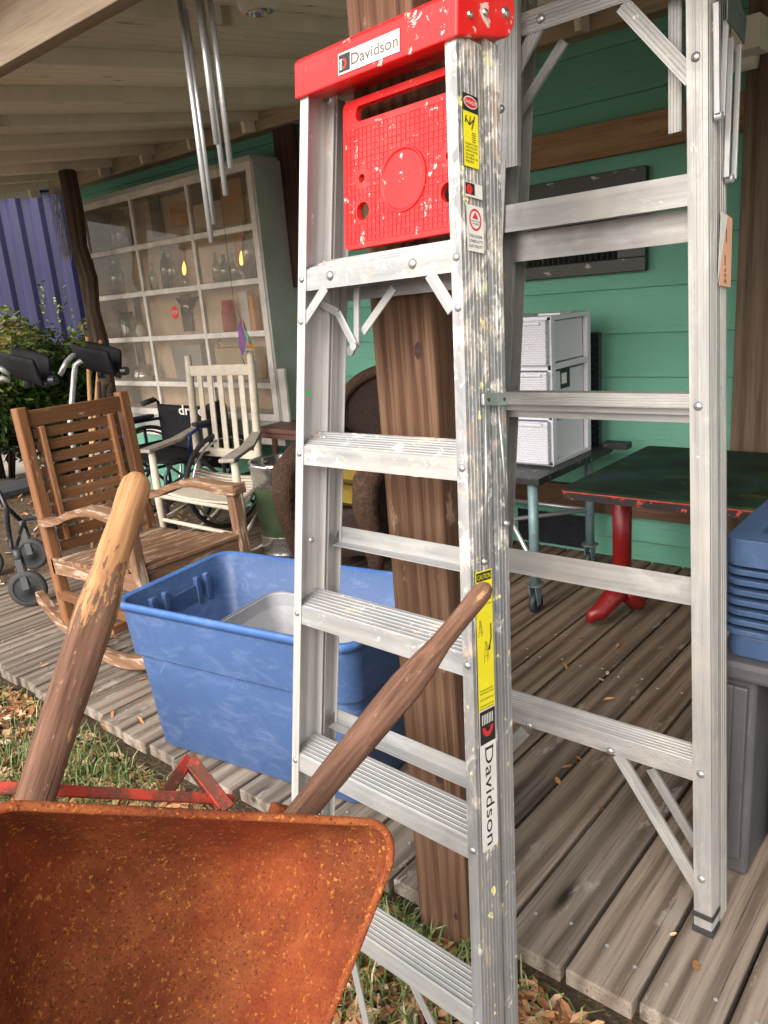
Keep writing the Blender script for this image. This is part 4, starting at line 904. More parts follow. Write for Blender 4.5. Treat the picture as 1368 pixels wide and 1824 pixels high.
# ------------------------------------------------------------------ SECOND LADDER (behind, right)
x2v = (-.359, 1.142, .239, -.071, -.009, -.009, .016)
L2 = Frame(x2v[:3], x2v[3:6], 0, .016, 1.215)
lad2 = thing('step_ladder', (-.45, 1.4, 0), 'taller plain aluminium stepladder with orange price tag standing on the deck', 'ladder')
S2 = 1.215
def R2(k): return -.016*k           # inner edge of the right leg at rung k
WT = lambda c: .285+(5-c/D)*.0333    # inner clear width
def rail2(side, b0, b1, c0, c1, nm, fl=.03, ribs=5, mat=mAlRear, face=True):
    t = .0018; wd = b1-b0; P = [(0, 0)]
    if face: P += [(fl*.30, 0), (fl*.32, -.0008), (fl*.42, -.0008), (fl*.44, 0), (fl*.62, 0), (fl*.64, -.0008), (fl*.74, -.0008), (fl*.76, 0)]
    P += [(fl, 0)]
    for k in range(ribs):
        bc = wd*(k+1)/(ribs+1); P += [(fl, bc-.0014), (fl+.001, bc-.0007), (fl+.001, bc+.0007), (fl, bc+.0014)]
    P += [(fl, wd), (0, wd), (0, wd-t), (fl-t, wd-t), (fl-t, t), (0, t)]
    f0 = R2(c0/D) if side == 1 else R2(c0/D)-WT(c0); f1 = R2(c1/D) if side == 1 else R2(c1/D)-WT(c1)
    o = L2.p(f0, b0, c0); e = L2.p(f1, b0, c1)
    return MB().prism(P, o, L2.e1*side, L2.e2, e-o).build(nm, mat, lad2)
TOP2 = 5.9*D
rl_ = {}
for sd in (1, -1):
    rl_[sd] = rail2(sd, 0, .040, .004, TOP2, 'front_leg')
    rail2(sd, .044, .082, -.012, TOP2, 'rear_leg', .03, 3, face=False)
    f = lambda c: R2(c/D) if sd == 1 else R2(c/D)-WT(c)
    MB().prism([(-.003, -.003), (.033, -.003), (.033, .036), (-.003, .036)], L2.p(f(.0), 0, -.002), L2.e1*sd, L2.e2, L2.e3*.012).build('foot', mBlack, rl_[sd], .002)
    MB().prism([(-.002, -.004), (.033, -.004), (.033, .036), (.0315, .036), (.0315, -.0018), (-.002, -.0018)], L2.p(f(.03), 0, .030), L2.e1*sd, L2.e2, L2.e3*.009).build('foot_strap', mBlack, rl_[sd], .001)
    MB().prism([(-.003, .044), (.033, .044), (.033, .086), (-.003, .086)], L2.p(f(0), 0, -.016), L2.e1*sd, L2.e2, L2.e3*.016).build('foot', mDarkGrey, rl_[sd], .002)
    for c in (.105, 1*D-.004, 3*D, 4.62*D): MB().dome(L2.p(f(c)+sd*.0135, -.0006, c), -L2.e2, .0085, .0045, 14).build('rivet', mSteel, rl_[sd])
def bar2(k, poly, nm, mat=mAlRear, c=None):
    c = k*D if c is None else c; x1b = R2(c/D)+.002; x0b = R2(c/D)-WT(c)-.002
    return MB().prism(poly, L2.p(x0b, 0, c), L2.e2, L2.e3, L2.e1*(x1b-x0b)).build(nm, mat, lad2)
def ribbed(c0, c1, b=.002, n=6):
    P = [(b, c0)]
    for i in range(n):
        cc_ = c0+(c1-c0)*(i+.5)/n; P += [(b, cc_-.0012), (b-.0009, cc_-.0006), (b-.0009, cc_+.0006), (b, cc_+.0012)]
    return P+[(b, c1)]
lo = ribbed(-.022, .010, .002, 7)
# lowest bar: ribbed face and ribbed top
topr = []
for i in range(6):
    b_ = .004+.030*(i+.5)/6; z_ = .010+.018*(b_-.002)/.034; topr += [(b_-.0012, z_-.0004), (b_-.0006, z_+.0008), (b_+.0006, z_+.0012), (b_+.0012, z_+.0006)]
bar2(1, lo+topr+[(.036, .028), (.036, .0), (.034, .0), (.034, .025), (.004, .008), (.004, -.022)], 'step')
bar2(2, [(.020, -.024), (.020, .024), (.022, .024), (.022, -.022), (.038, -.022), (.038, -.024)], 'cross_bar')
bar2(3, ribbed(-.004, .018, .002, 5)+[(.036, .0195), (.036, .017), (.004, .016), (.004, -.004)], 'step')
bar2(3, [(.020, -.016), (.020, -.0045), (.022, -.0045), (.022, -.016)], 'step_lip'); bar2(3, [(.036, -.030), (.036, -.012), (.038, -.012), (.038, -.030)], 'step_lip')
bar2(4, [(.004, -.010), (.004, .035), (.006, .035), (.006, -.008), (.036, -.006), (.036, -.008)], 'cross_bar'); bar2(4, [(.034, -.058), (.034, -.010), (.036, -.010), (.036, -.058)], 'cross_bar_lip')
bar2(5, ribbed(-.014, .020, .002, 6)+[(.036, .022), (.036, .020), (.004, .018), (.004, -.014)], 'step')
rv = MB(); 
PL2 = Plane(L2.p(0, .0, 0), L2.e1, L2.e3, -L2.e2)
for u, v in ((943, 1293), (1087, 1338), (963, 33)):
    a, b = PL2.px(u, v); MB().dome(PL2.pt(a, b, .0), PL2.n, .0085, .0045, 14).build('rivet', mSteel, lad2)
def strut(uv0, uv1, b, w, ribs=4, nm='brace', t=.006, mat=mAlRear):
    pl = Plane(L2.p(0, b, 0), L2.e1, L2.e3, -L2.e2); p0 = pl.pt(*pl.px(*uv0)); p1 = pl.pt(*pl.px(*uv1)); d = (p1-p0).normalized(); sd = d.cross(pl.n).normalized()
    P = [(-w/2, -t)]; P += [(-w/2, 0)]
    for i in range(ribs):
        x_ = -w/2+w*(i+.5)/ribs; P += [(x_-.0012, 0), (x_-.0006, .0009), (x_+.0006, .0009), (x_+.0012, 0)]
    P += [(w/2, 0), (w/2, -t), (w/2-.0015, -t), (w/2-.0015, -.0015), (-w/2+.0015, -.0015), (-w/2+.0015, -t)]
    return MB().prism(P, p0, sd, pl.n, p1-p0).build(nm, mat, lad2)
strut((1100, 1345), (1246, 1588), .004, .028); strut((1158, 1370), (1240, 1508), .050, .022, 3)
strut((935, 1302), (880, 1360), .004, .028)
strut((1108, 8), (1232, 140), .004, .028); strut((957, 48), (893, 172), .004, .026); strut((1004, 72), (920, 205), .05, .020, 3)
# hanging folded struts
strut((1202, -60), (1202, 236), .05, .024, 4, 'folded_strut', .012); strut((911, -60), (911, 297), -.014, .026, 3, 'folded_strut', .012)
# folded spreader arms on the outer side of the right leg
oR = lambda c: R2(c/D)+.0315
W2 = Plane(L2.p(oR(0), 0, 0), L2.e2, (L2.p(oR(5*D), 0, 5*D)-L2.p(oR(0), 0, 0))/(5*D), L2.e1.normalized())
def arm2(uvs, off, r=.0045):
    P = [W2.pt(*W2.px(u, v), off) for u, v in uvs]; q = MB()
    for i in range(len(P)-1): q.beam(P[i], P[i+1], .0095, .006, up=W2.ex)
    return q
for uvs, off in (([(1265, 8), (1267, 205)], .010), ([(1281, 40), (1274, 212)], .012), ([(1293, 70), (1285, 318)], .009), ([(1303, 84), (1294, 322)], .013)):
    MB_ = arm2(uvs, off); MB_.build('spreader_arm', mAl, lad2, .0008)
for u, v in ((1270, 209), (1290, 320)):
    MB().disc(W2.pt(*W2.px(u, v), .004), W2.n, .0075, .012, 14).build('pivot', mGreyMetal, lad2)
gp = [(1275, -25), (1275, 42), (1290, 60), (1306, 84), (1310, 40), (1300, 15), (1297, -25)]
MB().prism([W2.px(u, v) for u, v in gp], W2.pt(0, 0, .017), W2.ex, W2.ey, W2.n*.003).build('hinge_plate', plain('dark_greenish_plate', (.09, .105, .095), .5, .4, .2, 15), lad2, .001)
# price tag
A0, A1 = W2.px(1275, 378), W2.px(1297, 512)
tg = tag(MB().prism([W2.px(1284, 378), W2.px(1300, 390), W2.px(1297, 512), W2.px(1277, 509)], W2.pt(0, 0, .004), W2.ex, W2.ey, W2.n*.0006).build('price_tag', mOrangeTag), 'narrow orange paper price tag stuck on the ladder leg', 'price tag')
TP = Plane(W2.pt(0, 0, .0047), W2.ex, W2.ey, W2.n)
a, b = TP.px(1293, 505); a2, b2 = TP.px(1293, 455)
text('$35.00', TP, a, b, .0075, PI/2, mInk, tg, 'lettering', (b2-b), .0004)
MB().prism([TP.px(1284, 378), TP.px(1296, 384), TP.px(1279, 500), TP.px(1278, 505)], TP.pt(0, 0, .0002), TP.ex, TP.ey, TP.n*.0003).build('tag_backing', mWhiteL, tg)
aa = TP.px(1294, 432); MB().beam(TP.pt(aa[0], aa[1]), TP.pt(aa[0], aa[1]+.02), .003, .0006, up=TP.n).build('ink_mark', mInk, tg)
# cap and platform above the frame
MB().prism([(-.008, TOP2), (-.008, TOP2+.06), (.12, TOP2+.06), (.12, TOP2)], L2.p(R2(TOP2/D)-WT(TOP2)-.035, 0, 0), L2.e2, L2.e3, L2.e1*(WT(TOP2)+.07)).build('top_cap', mDarkGrey, lad2, .003)

# ------------------------------------------------------------------ WHEELBARROW
rr = dep(722, 1472, .78); rl = dep(-80, 1436, .580); n_ = dep(572, 1824, .705)
ax = (rl-rr).normalized(); W = (rl-rr).length
dR = (n_-rr).normalized(); bx = (dR-ax*dR.dot(ax)).normalized(); nz = ax.cross(bx).normalized()
if nz.dot(CAM-rr) < 0: nz = -nz
wb = thing('wheelbarrow', (0, -.3, GZ), 'rusty steel wheelbarrow tipped on its nose with worn wooden handles', 'wheelbarrow')
mid = (rr+rl)/2; TL = .60; tp = dR.dot(ax)/dR.dot(bx)
def loop(k, m=64):
    """k 0 rim .. 1 floor"""
    P = []; inset = [0, .004, .010, .03, .055, .075][k]; dpt = [0, .006, .03, .075, .105, .118][k]; rad = [.045, .045, .050, .06, .07, .08][k]
    base = rrect(-W/2+inset, W/2-inset, inset*.9, TL-inset*2.2, max(.02, rad-inset*.3), m//4-1)
    for x, y in base:
        tx = x*(1-y*tp/(W/2)*.9); crown = .012*math.cos(x/W*PI)*(1-min(1, y/.2)) if k < 3 else 0
        P.append(mid+ax*tx+bx*(y-crown*.6)-nz*(dpt-.0*y))
    return P
tray = MB(); loops = [loop(k) for k in range(6)]; m_ = len(loops[0])
vs = [p for lp in loops for p in lp]; fs = []
for k in range(5):
    for i in range(m_):
        j = (i+1) % m_; fs.append((k*m_+i, k*m_+j, (k+1)*m_+j, (k+1)*m_+i))
cen = sum(loops[5], V((0, 0, 0)))/m_
rings = 5
for r_i in range(1, rings):
    for p in loops[5]: vs.append(p.lerp(cen, r_i/rings)-nz*(.010*math.sin(r_i/rings*PI/2)))
for r_i in range(rings-1):
    for i in range(m_):
        j = (i+1) % m_; b_ = (5+r_i)*m_; fs.append((b_+i, b_+j, b_+m_+j, b_+m_+i))
vs.append(cen-nz*.010); ci = len(vs)-1; b_ = (5+rings-1)*m_
for i in range(m_): fs.append((b_+i, b_+(i+1) % m_, ci))
tray.add(vs, fs, None, .5, True)
tray = tray.build('tray', mRust, wb, solid=.0016)
rim = MB(); lp = loops[0]; rim.tube([lp[i % m_]-nz*.001 for i in range(m_+1)], .0042, 10, False); rim.build('rolled_rim', mRustRim, tray)
# front wheel side + handles
def behind(u, v, off):
    d = ray(u, v); return CAM+d*((mid-nz*off-CAM).dot(nz)/d.dot(nz))
hl0 = behind(58, 1436, .150); hl1 = dep(246, 852, 1.05); hr0 = behind(536, 1448, .150); hr1 = dep(868, 1044, 1.06)
def handle(p0, p1, w, wt, sq=1.0, ext=.05):
    d = (p1-p0).normalized(); L_ = (p1-p0).length; up = nz; a = (up-d*up.dot(d)).normalized(); b = d.cross(a); q = MB(); n = 16
    stations = [(-ext, w*.70, 5), (0, w*.74, 5)]+[(L_*q_, w*(.74+.5*q_), 5) for q_ in (.1, .2, .3, .4)]+[(L_*.52, w, 5), (L_*.62, w*.88, 3), (L_*.72, wt, 2.2), (L_*.84, wt*.98, 2), (L_*.93, wt*1.05, 2), (L_*.975, wt*.98, 2), (L_*.995, wt*.75, 2), (L_*1.005, wt*.40, 2)]
    vs = []; gs = []
    for s, ww, ex in stations:
        for k in range(n):
            t = 2*PI*(k+.5)/n; c_, s_ = math.cos(t), math.sin(t); r = ww/2/((abs(c_)**ex+abs(s_)**ex)**(1/ex))
            r *= 1+.022*math.sin(3*t+s*23)+.012*math.sin(7*t+s*61)
            vs.append(p0+d*s+a*(c_*r)+b*(s_*r*sq)); gs.append((s-(L_-.42), c_*r, s_*r))
    fs = []
    for i in range(len(stations)-1):
        for k in range(n): fs.append((i*n+k, i*n+(k+1) % n, (i+1)*n+(k+1) % n, (i+1)*n+k))
    fs += [tuple(reversed(range(n))), tuple((len(stations)-1)*n+k for k in range(n))]
    q.add(vs, fs, gs, .5, True); return q
oh = handle(hl0, hl1, .045, .040).build('handle', mHandle, wb); tag(oh, 'left handle with bare tan grip')
oh = handle(hr0, hr1, .037, .027).build('handle', mHandleDark, wb); tag(oh, 'right handle with darker grip')
# legs & crossbar in red angle iron
def angle(q, p, p2, w=.022, t=.003):
    p = V(p); p2 = V(p2); q.beam(p, p2, w, t, up=nz); d = (p2-p).normalized(); s_ = d.cross(nz).normalized(); q.beam(p+s_*(w/2)-nz*w/2, p2+s_*(w/2)-nz*w/2, t, w, up=nz); return q
cb0 = dep(-60, 1398, .76); cb1 = dep(418, 1424, .86)
angle(MB(), cb0, cb1, .011).build('crossbar', mRedFrame, wb, .001)
lg0, lgA, lg1 = dep(296, 1410, .84), dep(338, 1350, .88), dep(408, 1440, .84)
q = angle(MB(), lg0, lgA, .014); q2 = angle(MB(), lgA, lg1, .014)
q.build('leg', mRedFrame, wb, .001); q2.build('leg', mRedFrame, wb, .001)
# opposite leg, mirrored across the tray axis, and the wheel below the frame
def mir(p): d = (p-mid).dot(ax); return p-ax*(2*d)
# wheel where the handles converge, resting on the ground
e_l = mid+ax*.07+bx*.50-nz*.24; e_r = mid-ax*.07+bx*.50-nz*.24; wc_ = (e_l+e_r)/2; axw = (e_r-e_l).normalized()
for a_, b_ in ((hl0, e_l), (hr0, e_r)): MB().beam(a_-nz*.045, b_, .026, .026, up=nz).build('frame_rail', mRustRim, wb, .003)
wh = MB().lathe([(.14, -.02), (.17, -.03), (.195, -.02), (.20, 0), (.195, .02), (.17, .03), (.14, .02)], (wc_.x, wc_.y, GZ+.20), (axw.x, axw.y, 0), 30).build('wheel', mBlack, wb)
MB().lathe([(.02, -.03), (.02, .03)], (wc_.x, wc_.y, GZ+.20), (axw.x, axw.y, 0), 14).lathe([(.14, -.02), (.03, -.012), (.03, .012), (.14, .02)], (wc_.x, wc_.y, GZ+.20), (axw.x, axw.y, 0), 24).build('hub', mRedFrame, wh)
for p in (e_l, e_r): MB().beam(p, (wc_.x, wc_.y, GZ+.20), .03, .006, up=nz).build('wheel_bracket', mRedFrame, wb)
bl_ = MB()
for u, v in ((28, 1532), (470, 1538)):
    # carriage bolts on the back wall: place on surface by stepping along the ray
    p = None; d = ray(u, v)
    n0 = loops[5][0]; tt = (cen-CAM).dot(nz)/d.dot(nz); p = CAM+d*tt; MB().dome(p+nz*.0, nz, .008, .004).build('bolt', mRustRim, wb)

# ------------------------------------------------------------------ BLUE TOTE
def tote(name, O, yaw, L_, Wd, H, tx, ty, mat, rimmat, label, cat, rimw=.022, step=True, floor=.01, z0=0.0):
    t = thing(name, (O[0], O[1], z0), label, cat)
    ex = V((math.cos(yaw), math.sin(yaw), 0)); ey = V((-math.sin(yaw), math.cos(yaw), 0)); O = V((O[0], O[1], z0))
    def ring(h, ins, r=.05, grow=0.0):
        f_ = 1-h/H; ix = tx*f_+ins; iy = ty*f_+ins
        return [O+ex*x+ey*y+V((0, 0, h)) for x, y in rrect(ix, L_-ix, iy, Wd-iy, max(.01, r-ins*.5), 7)]
    n = 32
    prof = [(floor+.02, .006, .04), (floor, .02, .035)] 
    outer = [(0.0, .012), (.012, .0), (H*.65, .0), (H*.657, .0), (H*.660, -.013), (H*.668, -.014), (H*.995, -.014)] if step else [(0, .01), (.012, 0), (H*.995, 0)]
    q = MB(); vs = []; rows = 0
    for h, ins in outer: vs += ring(h, ins); rows += 1
    fs = [(k*n+i, k*n+(i+1) % n, (k+1)*n+(i+1) % n, (k+1)*n+i) for k in range(rows-1) for i in range(n)]
    fs.append(tuple(reversed(range(n)))); q.add(vs, fs, None, .5, True)
    inner = [(H, -.008+.003), (H*.80, .004), (H*.79, .012), (.02, .010), (.012, .025)]; vs = []
    for h, ins in inner: vs += ring(h, ins)
    fs = [(k*n+i, (k+1)*n+i, (k+1)*n+(i+1) % n, k*n+(i+1) % n)[::-1] for k in range(len(inner)-1) for i in range(n)]
    fs.append(tuple((len(inner)-1)*n+i for i in range(n))); q.add(vs, fs, None, .5, True)
    body = q.build('body', mat, t)
    q = MB(); vs = []
    for h, ins in ((H*.995, -.009), (H-.018, -.012), (H-.020, -rimw), (H+.002, -rimw-.002), (H+.006, -rimw+.003), (H+.006, -.012), (H, -.004)): vs += ring(h, ins)
    fs = [(k*n+i, k*n+(i+1) % n, (k+1)*n+(i+1) % n, (k+1)*n+i) for k in range(6) for i in range(n)]
    q.add(vs, fs, None, .5, True); q.build('rim', rimmat, t, 0)
    return t, O, ex, ey
yaw = math.radians(7.3)
A_ = onz(207, 1067, .515); A2 = onz(632, 1150, .515); 
TLn = (A2-A_).length-.01; yaw = math.atan2(A2.y-A_.y, A2.x-A_.x)
TW = .47
tt_, TO, tex, tey = tote('storage_tote', (A_.x+.02, A_.y+.000), yaw, TLn-.03, TW, .513, .026, .032, mTub, mTubRim, 'large scuffed blue plastic tote open on the deck edge', 'tote')
# moulded handle recess on the far-left end wall
q = MB()
for s0, s1 in ((.10, .125), (.155, .175), (.30, .32), (.345, .365)):
    q.prism(rrect(s0, s1, .385, .482, .006, 3), TO+tex*.004, tey, (0, 0, 1), tex*.020)
q.prism(rrect(.17, .305, .36, .455, .012, 3), TO+tex*.008, tey, (0, 0, 1), tex*.010)
q.build('handle_recess', mTub, tt_, .003)
gl = tote('storage_tote', (TO+tex*.275+tey*.075)[:2], yaw+.02, .50, .33, .32, .05, .04, mGrayTub, mGrayTub, 'grey plastic tote sitting inside the blue tote', 'tote', .012, False, z0=.10)
# support so that grey tote rests on something: folded cloth inside
tag(MB().prism(rrect(.12, .70, .10, .38, .03), TO+V((0, 0, .021)), tex, tey, (0, 0, .078)).build('folded_cloth', mGreyPaint), 'grey folded cloth under the grey tote inside the blue tote', 'cloth')

# ------------------------------------------------------------------ WOODEN ROCKING CHAIR
rc = thing('rocking_chair', (-2.85, 1.67, 0), 'weathered brown slatted wooden rocking chair beside the blue tote', 'rocking chair')
yn, yf = 1.40, 1.89
N_ = lambda u, v, y=yn: ony(u, v, y)
bt = N_(22, 728); bb_ = N_(124, 1150)
xt, zt_ = bt.x+.005, bt.z; xb = bb_.x+.01
ptt = V((xt, 0, zt_)); pbb = V((xb, 0, .055)); up_ = (0, 1, 0)
for y_ in (yn+.02, yf): MB().beam((xt, y_, zt_), (xb, y_, .055), .058, .042, up=(0, 1, 0)).build('back_post', mTeak, rc, .005, 2)
def back(z): f_ = (zt_-z)/(zt_-.055); return xt+(xb-xt)*f_
MB().beam((back(zt_-.05)+.004, yn+.04, zt_-.05), (back(zt_-.05)+.004, yf-.02, zt_-.05), .024, .066).build('top_rail', mTeak, rc, .003)
for y_ in (yn+.085, yf-.085): MB().beam((back(zt_-.09)+.012, y_, zt_-.085), (back(.47)+.012, y_, .46), .045, .022, up=(0, 1, 0)).build('back_stile', mTeak, rc, .003)
for k in range(10):
    z = zt_-.115-.054*k; MB().beam((back(z), yn+.06, z), (back(z), yf-.04, z), .014, .042).build('back_slat', mTeak, rc, .002)
sf = -2.46; szf, szb = .455, .395
MB().beam((sf, yn, szf-.045), (sf, yf, szf-.045), .025, .085).build('seat_apron', mTeakWorn, rc, .003)
for y_ in (yn+.01, yf-.01): MB().beam((xb-.02, y_, szb-.03), (sf, y_, szf-.05), .022, .07).build('side_apron', mTeakWorn if y_ < 1.6 else mTeak, rc, .003)
for k in range(9):
    f_ = (k+.5)/9; x_ = (xb+.05)+(sf+.03-xb-.05)*f_; z = szb+(szf-szb)*f_-.012*math.sin(f_*PI)+.008
    MB().beam((x_, yn-.005, z), (x_, yf+.005, z), .054, .016).build('seat_slat', mTeakWorn, rc, .003)
def arm(y_, xf):
    P = []; n = 12
    for k in range(n+1):
        f_ = k/n; x_ = xb-.02+(xf-xb+.02)*f_; z = .575+.105*f_+.020*math.sin((f_*1.15-.35)*2*PI)
        P.append((x_, z))
    top = [(x_, z+.017) for x_, z in P]; bot_ = [(x_, z-.015-.014*max(0, (i-8)/4)) for i, (x_, z) in enumerate(P)]
    return MB().prism(top+bot_[::-1], (0, y_-.035, 0), (1, 0, 0), (0, 0, 1), (0, .07, 0), rnd=.6, glen=False)
arm(yn+.01, -2.40).build('armrest', mTeakWorn, rc, .006); arm(yf, -2.42).build('armrest', mTeakWorn, rc, .006)
for y_ in (yn+.01, yf): MB().beam((-2.47, y_, .665), (-2.42, y_, .05), .048, .040, up=(0, 1, 0)).build('front_leg', mTeakWorn, rc, .004)
for y_ in (yn+.01, yf):
    q = MB(); P = []
    for k in range(19):
        a = -.55+1.05*k/18; P.append((-2.80+1.05*math.sin(a)*.95, 1.12-1.10*math.cos(a)))
    q.prism([(a_, b_+.03) for a_, b_ in P]+[(a_, b_-.02) for a_, b_ in P[::-1]], (0, y_-.021, 0), (1, 0, 0), (0, 0, 1), (0, .042, 0), rnd=.5, glen=False)
    q.build('rocker', mTeakWorn, rc, .005)
    MB().beam((back(.24), y_, .235), (-2.45, y_, .25), .03, .036).build('stretcher', mTeak, rc, .003)
MB().beam((-2.72, yn, .16), (-2.72, yf, .16), .03, .036).build('stretcher', mTeak, rc, .003)

# ------------------------------------------------------------------ WHITE ROCKING CHAIR
wr = thing('rocking_chair', (-3.65, 2.7, 0), 'white painted rocking chair with vertical slats in front of the window', 'rocking chair')
by, fy = 2.93, 2.42
PL = ony(336, 648, by); PR = ony(445, 628, by); 
lx, rx = PL.x, PR.x; ztop = 1.075
def wpost(x_, dz=0): return MB().tube([(x_, by, ztop+dz), (x_+.0, by, ztop-.04), (x_, by-.03, .5), (x_, by-.06, .06)], [.018, .023, .024, .018], 10)
for x_ in (lx, rx): wpost(x_, .02 if x_ == lx else .04).build('back_post', mWhiteWood, wr)
MB().beam((lx, by, ztop-.075), (rx, by, ztop-.065), .022, .065).build('top_rail', mWhiteWood, wr, .006)
MB().beam((lx, by-.03, .50), (rx, by-.03, .51), .022, .055).build('lower_rail', mWhiteWood, wr, .005)
for k in range(5):
    x_ = lx+(rx-lx)*(k+1)/6; MB().beam((x_, by-.004, ztop-.10), (x_+.005, by-.028, .52), .046, .010, up=(0, 1, 0)).build('back_slat', mWhiteWood, wr, .003)
fl_, frx = lx-.02, rx+.10
fl_ = ony(277, 850, fy).x; frx = ony(421, 850, fy).x
for x_ in (fl_, frx): MB().tube([(x_, fy, .60), (x_, fy, .35), (x_, fy, .06)], [.019, .025, .015], 10).build('front_leg', mWhiteWood, wr)
for xa, xf in ((lx, fl_), (rx, frx)):
    q = MB(); P = [(xa, by-.02, .645), ((xa+xf)/2, (by+fy)/2, .62), (xf, fy-.05, .615)]
    for i in range(2): q.beam(P[i], P[i+1], .055+.02*i, .02, w2=.075+.01*i, rnd=.4)
    q.build('armrest', plain('greyed_white_wood', (.34, .30, .26), .7, 0, .25, 18, .1), wr, .005)
for k in range(12):
    f_ = (k+.5)/12; y_ = fy-.02+(by-fy-.0)*f_; z = .385-.02*math.sin(f_*PI); xl = fl_+(lx-fl_)*f_; xr_ = frx+(rx-frx)*f_
    q = MB()
    for i in range(6):
        a = i/6; b = (i+1)/6; za = z-.018*math.sin(a*PI); zb_ = z-.018*math.sin(b*PI); q.beam((xl+(xr_-xl)*a, y_, za), (xl+(xr_-xl)*b+.001, y_, zb_), .035, .012, rnd=.5)
    q.build('seat_slat', mWhiteWood, wr, .002)
MB().tube([(fl_, fy, .345), (frx, fy, .345)], .014, 8).build('seat_rail', mWhiteWood, wr)
for xa, xf in ((lx, fl_), (rx, frx)):
    MB().tube([(xa, by-.04, .35), (xf, fy, .345)], .014, 8).build('seat_rail', mWhiteWood, wr)
    MB().tube([(xa, by-.05, .20), (xf, fy, .20)], .012, 8).build('stretcher', mWhiteWood, wr)
    q = MB(); P = []
    for k in range(13):
        a = -.5+.95*k/12; P.append(((xa+xf)/2+(xf-xa)*(.5-k/12)*.9, (by+fy)/2+.04+math.sin(a)*.75, .83-.80*math.cos(a)))
    for k in range(12): q.beam(P[k], P[k+1], .028, .034, rnd=.5)
    q.build('rocker', mWhiteWood, wr, .004)
MB().tube([(fl_, fy, .20), (frx, fy, .20)], .012, 8).build('stretcher', mWhiteWood, wr)

# ------------------------------------------------------------------ WHEELCHAIR
wy = 3.06
a = ony(276, 708, wy); b = ony(398, 730, wy); wx0, wx1 = a.x+.03, b.x+.02; wz = a.z-.03
wc = thing('wheelchair', ((wx0+wx1)/2, 2.85, -0.0), 'black wheelchair with blue frame parked under the window', 'wheelchair')
q = MB().grid(lambda u, v: V((wx0+.02+(wx1-wx0-.04)*u, wy-.02-.025*math.sin(u*PI), .36+(wz-.01-.36)*v)), 10, 8); q.build('backrest', mBlackFab, wc, solid=.012)
BP = Plane((wx0, wy-.064, 0), (1, 0, 0), (0, 0, 1), (0, -1, 0)); ta = BP.px(319, 738); text('drive', BP, ta[0], ta[1], .062, 0, mWhiteL, wc, 'lettering', .27, .0, bold=.02)
q = MB().grid(lambda u, v: V((wx0+.02+(wx1-wx0-.04)*u, 2.60+(wy-.06-2.60)*v, .50-.02*math.sin(u*PI))), 8, 8); q.build('seat', mBlackFab, wc, solid=.015)
for x_ in (wx0, wx1):
    MB().tube([(x_, wy+.0, .10), (x_, wy, wz+.0), (x_, wy-.02, wz+.02), (x_, wy-.05, wz+.02)], .011, 10).tube([(x_, wy, .50), (x_, 2.62, .50), (x_, 2.55, .42), (x_, 2.52, .12)], .011, 10).build('frame', mBlackPaint, wc)
    MB().tube([(x_, wy-.01, .66), (x_, 2.84, .665), (x_, 2.76, .63), (x_, 2.74, .50)], .011, 10).build('arm_frame', mBlueFrame, wc)
    MB().box(x_-.025, x_+.025, 2.80, 3.00, .675, .70).build('armrest', mBlack, wc, .008)
    MB().tube([(x_, wy-.03, wz+.02), (x_, wy-.13, wz+.005)], .019, 10).build('push_grip', mBlack, wc)
    s_ = -1 if x_ == wx0 else 1; xw = x_+s_*.05
    w1 = MB().lathe([(.285, -.012), (.305, -.014), (.312, 0), (.305, .014), (.285, .012), (.285, -.012)], (xw, 2.95, .312), (1, 0, 0), 40).build('wheel', mBlack, wc)
    MB().tube([(xw+s_*.03, 2.95+.27*math.cos(t*PI/18), .312+.27*math.sin(t*PI/18)) for t in range(37)], .008, 8, False).build('hand_rim', mChrome, w1)
    q = MB()
    for k in range(8): t = k*PI/4; q.beam((xw, 2.95, .312), (xw, 2.95+.285*math.cos(t), .312+.285*math.sin(t)), .02, .012, up=(1, 0, 0))
    q.lathe([(.035, -.02), (.035, .02)], (xw, 2.95, .312), (1, 0, 0), 14).build('spokes', mDarkGrey, w1)
    MB().lathe([(.05, -.012), (.075, -.014), (.08, 0), (.075, .014), (.05, .012)], (x_, 2.50, .08), (1, 0, 0), 22).lathe([(.05, -.008), (.01, -.008), (.01, .008), (.05, .008)], (x_, 2.50, .08), (1, 0, 0), 16).build('caster', mDarkGrey, wc)
MB().tube([(wx0, 2.95, .15), (wx1, 2.9, .46)], .009, 8).tube([(wx1, 2.95, .15), (wx0, 2.9, .46)], .009, 8).build('cross_brace', mBlackPaint, wc)

# ------------------------------------------------------------------ PLATFORM WALKER (left)
wk = thing('walker', (-3.9, 1.9, 0), 'four wheeled walker with black forearm rests and steel grips behind the brown rocking chair', 'walker')
def pad(cu, cv, D_, su, ang, lab):
    c = at(cu, cv, D_); right = RX; f_ = V((-.35, .75, 0)).normalized(); side = V((f_.y, -f_.x, 0)); q = MB(); L_ = .215*su; w_ = .105*su
    def fn(u, v):
        x_ = (u-.5)*L_; t = (v-.5)*2; wd = w_*(.55+.45*math.sin(min(1, u*1.15)*PI*.9+.15)); return c+side*x_*1.0+V((0, 0, 1))*(.125*t*t-.05+ang*x_)+f_*(t*wd*.75)
    q.grid(fn, 14, 10); o = q.build('forearm_rest', mBlackFab, wk, solid=.022, sub=1)
    MB().lathe([(.018, 0), (.018, .06), (1e-5, .06)], c+side*.06-V((0, 0, .07)), (side+V((0, 0, -.4))), 12).disc(c+side*.13-V((0, 0, .07)), side, .022, .03, 12).tube([c-V((0, 0, .03)), c-V((0, 0, .10))], .022, 10).build('clamp', mBlackPaint, wk)
    return c
W1 = 4.45; W0 = 4.2
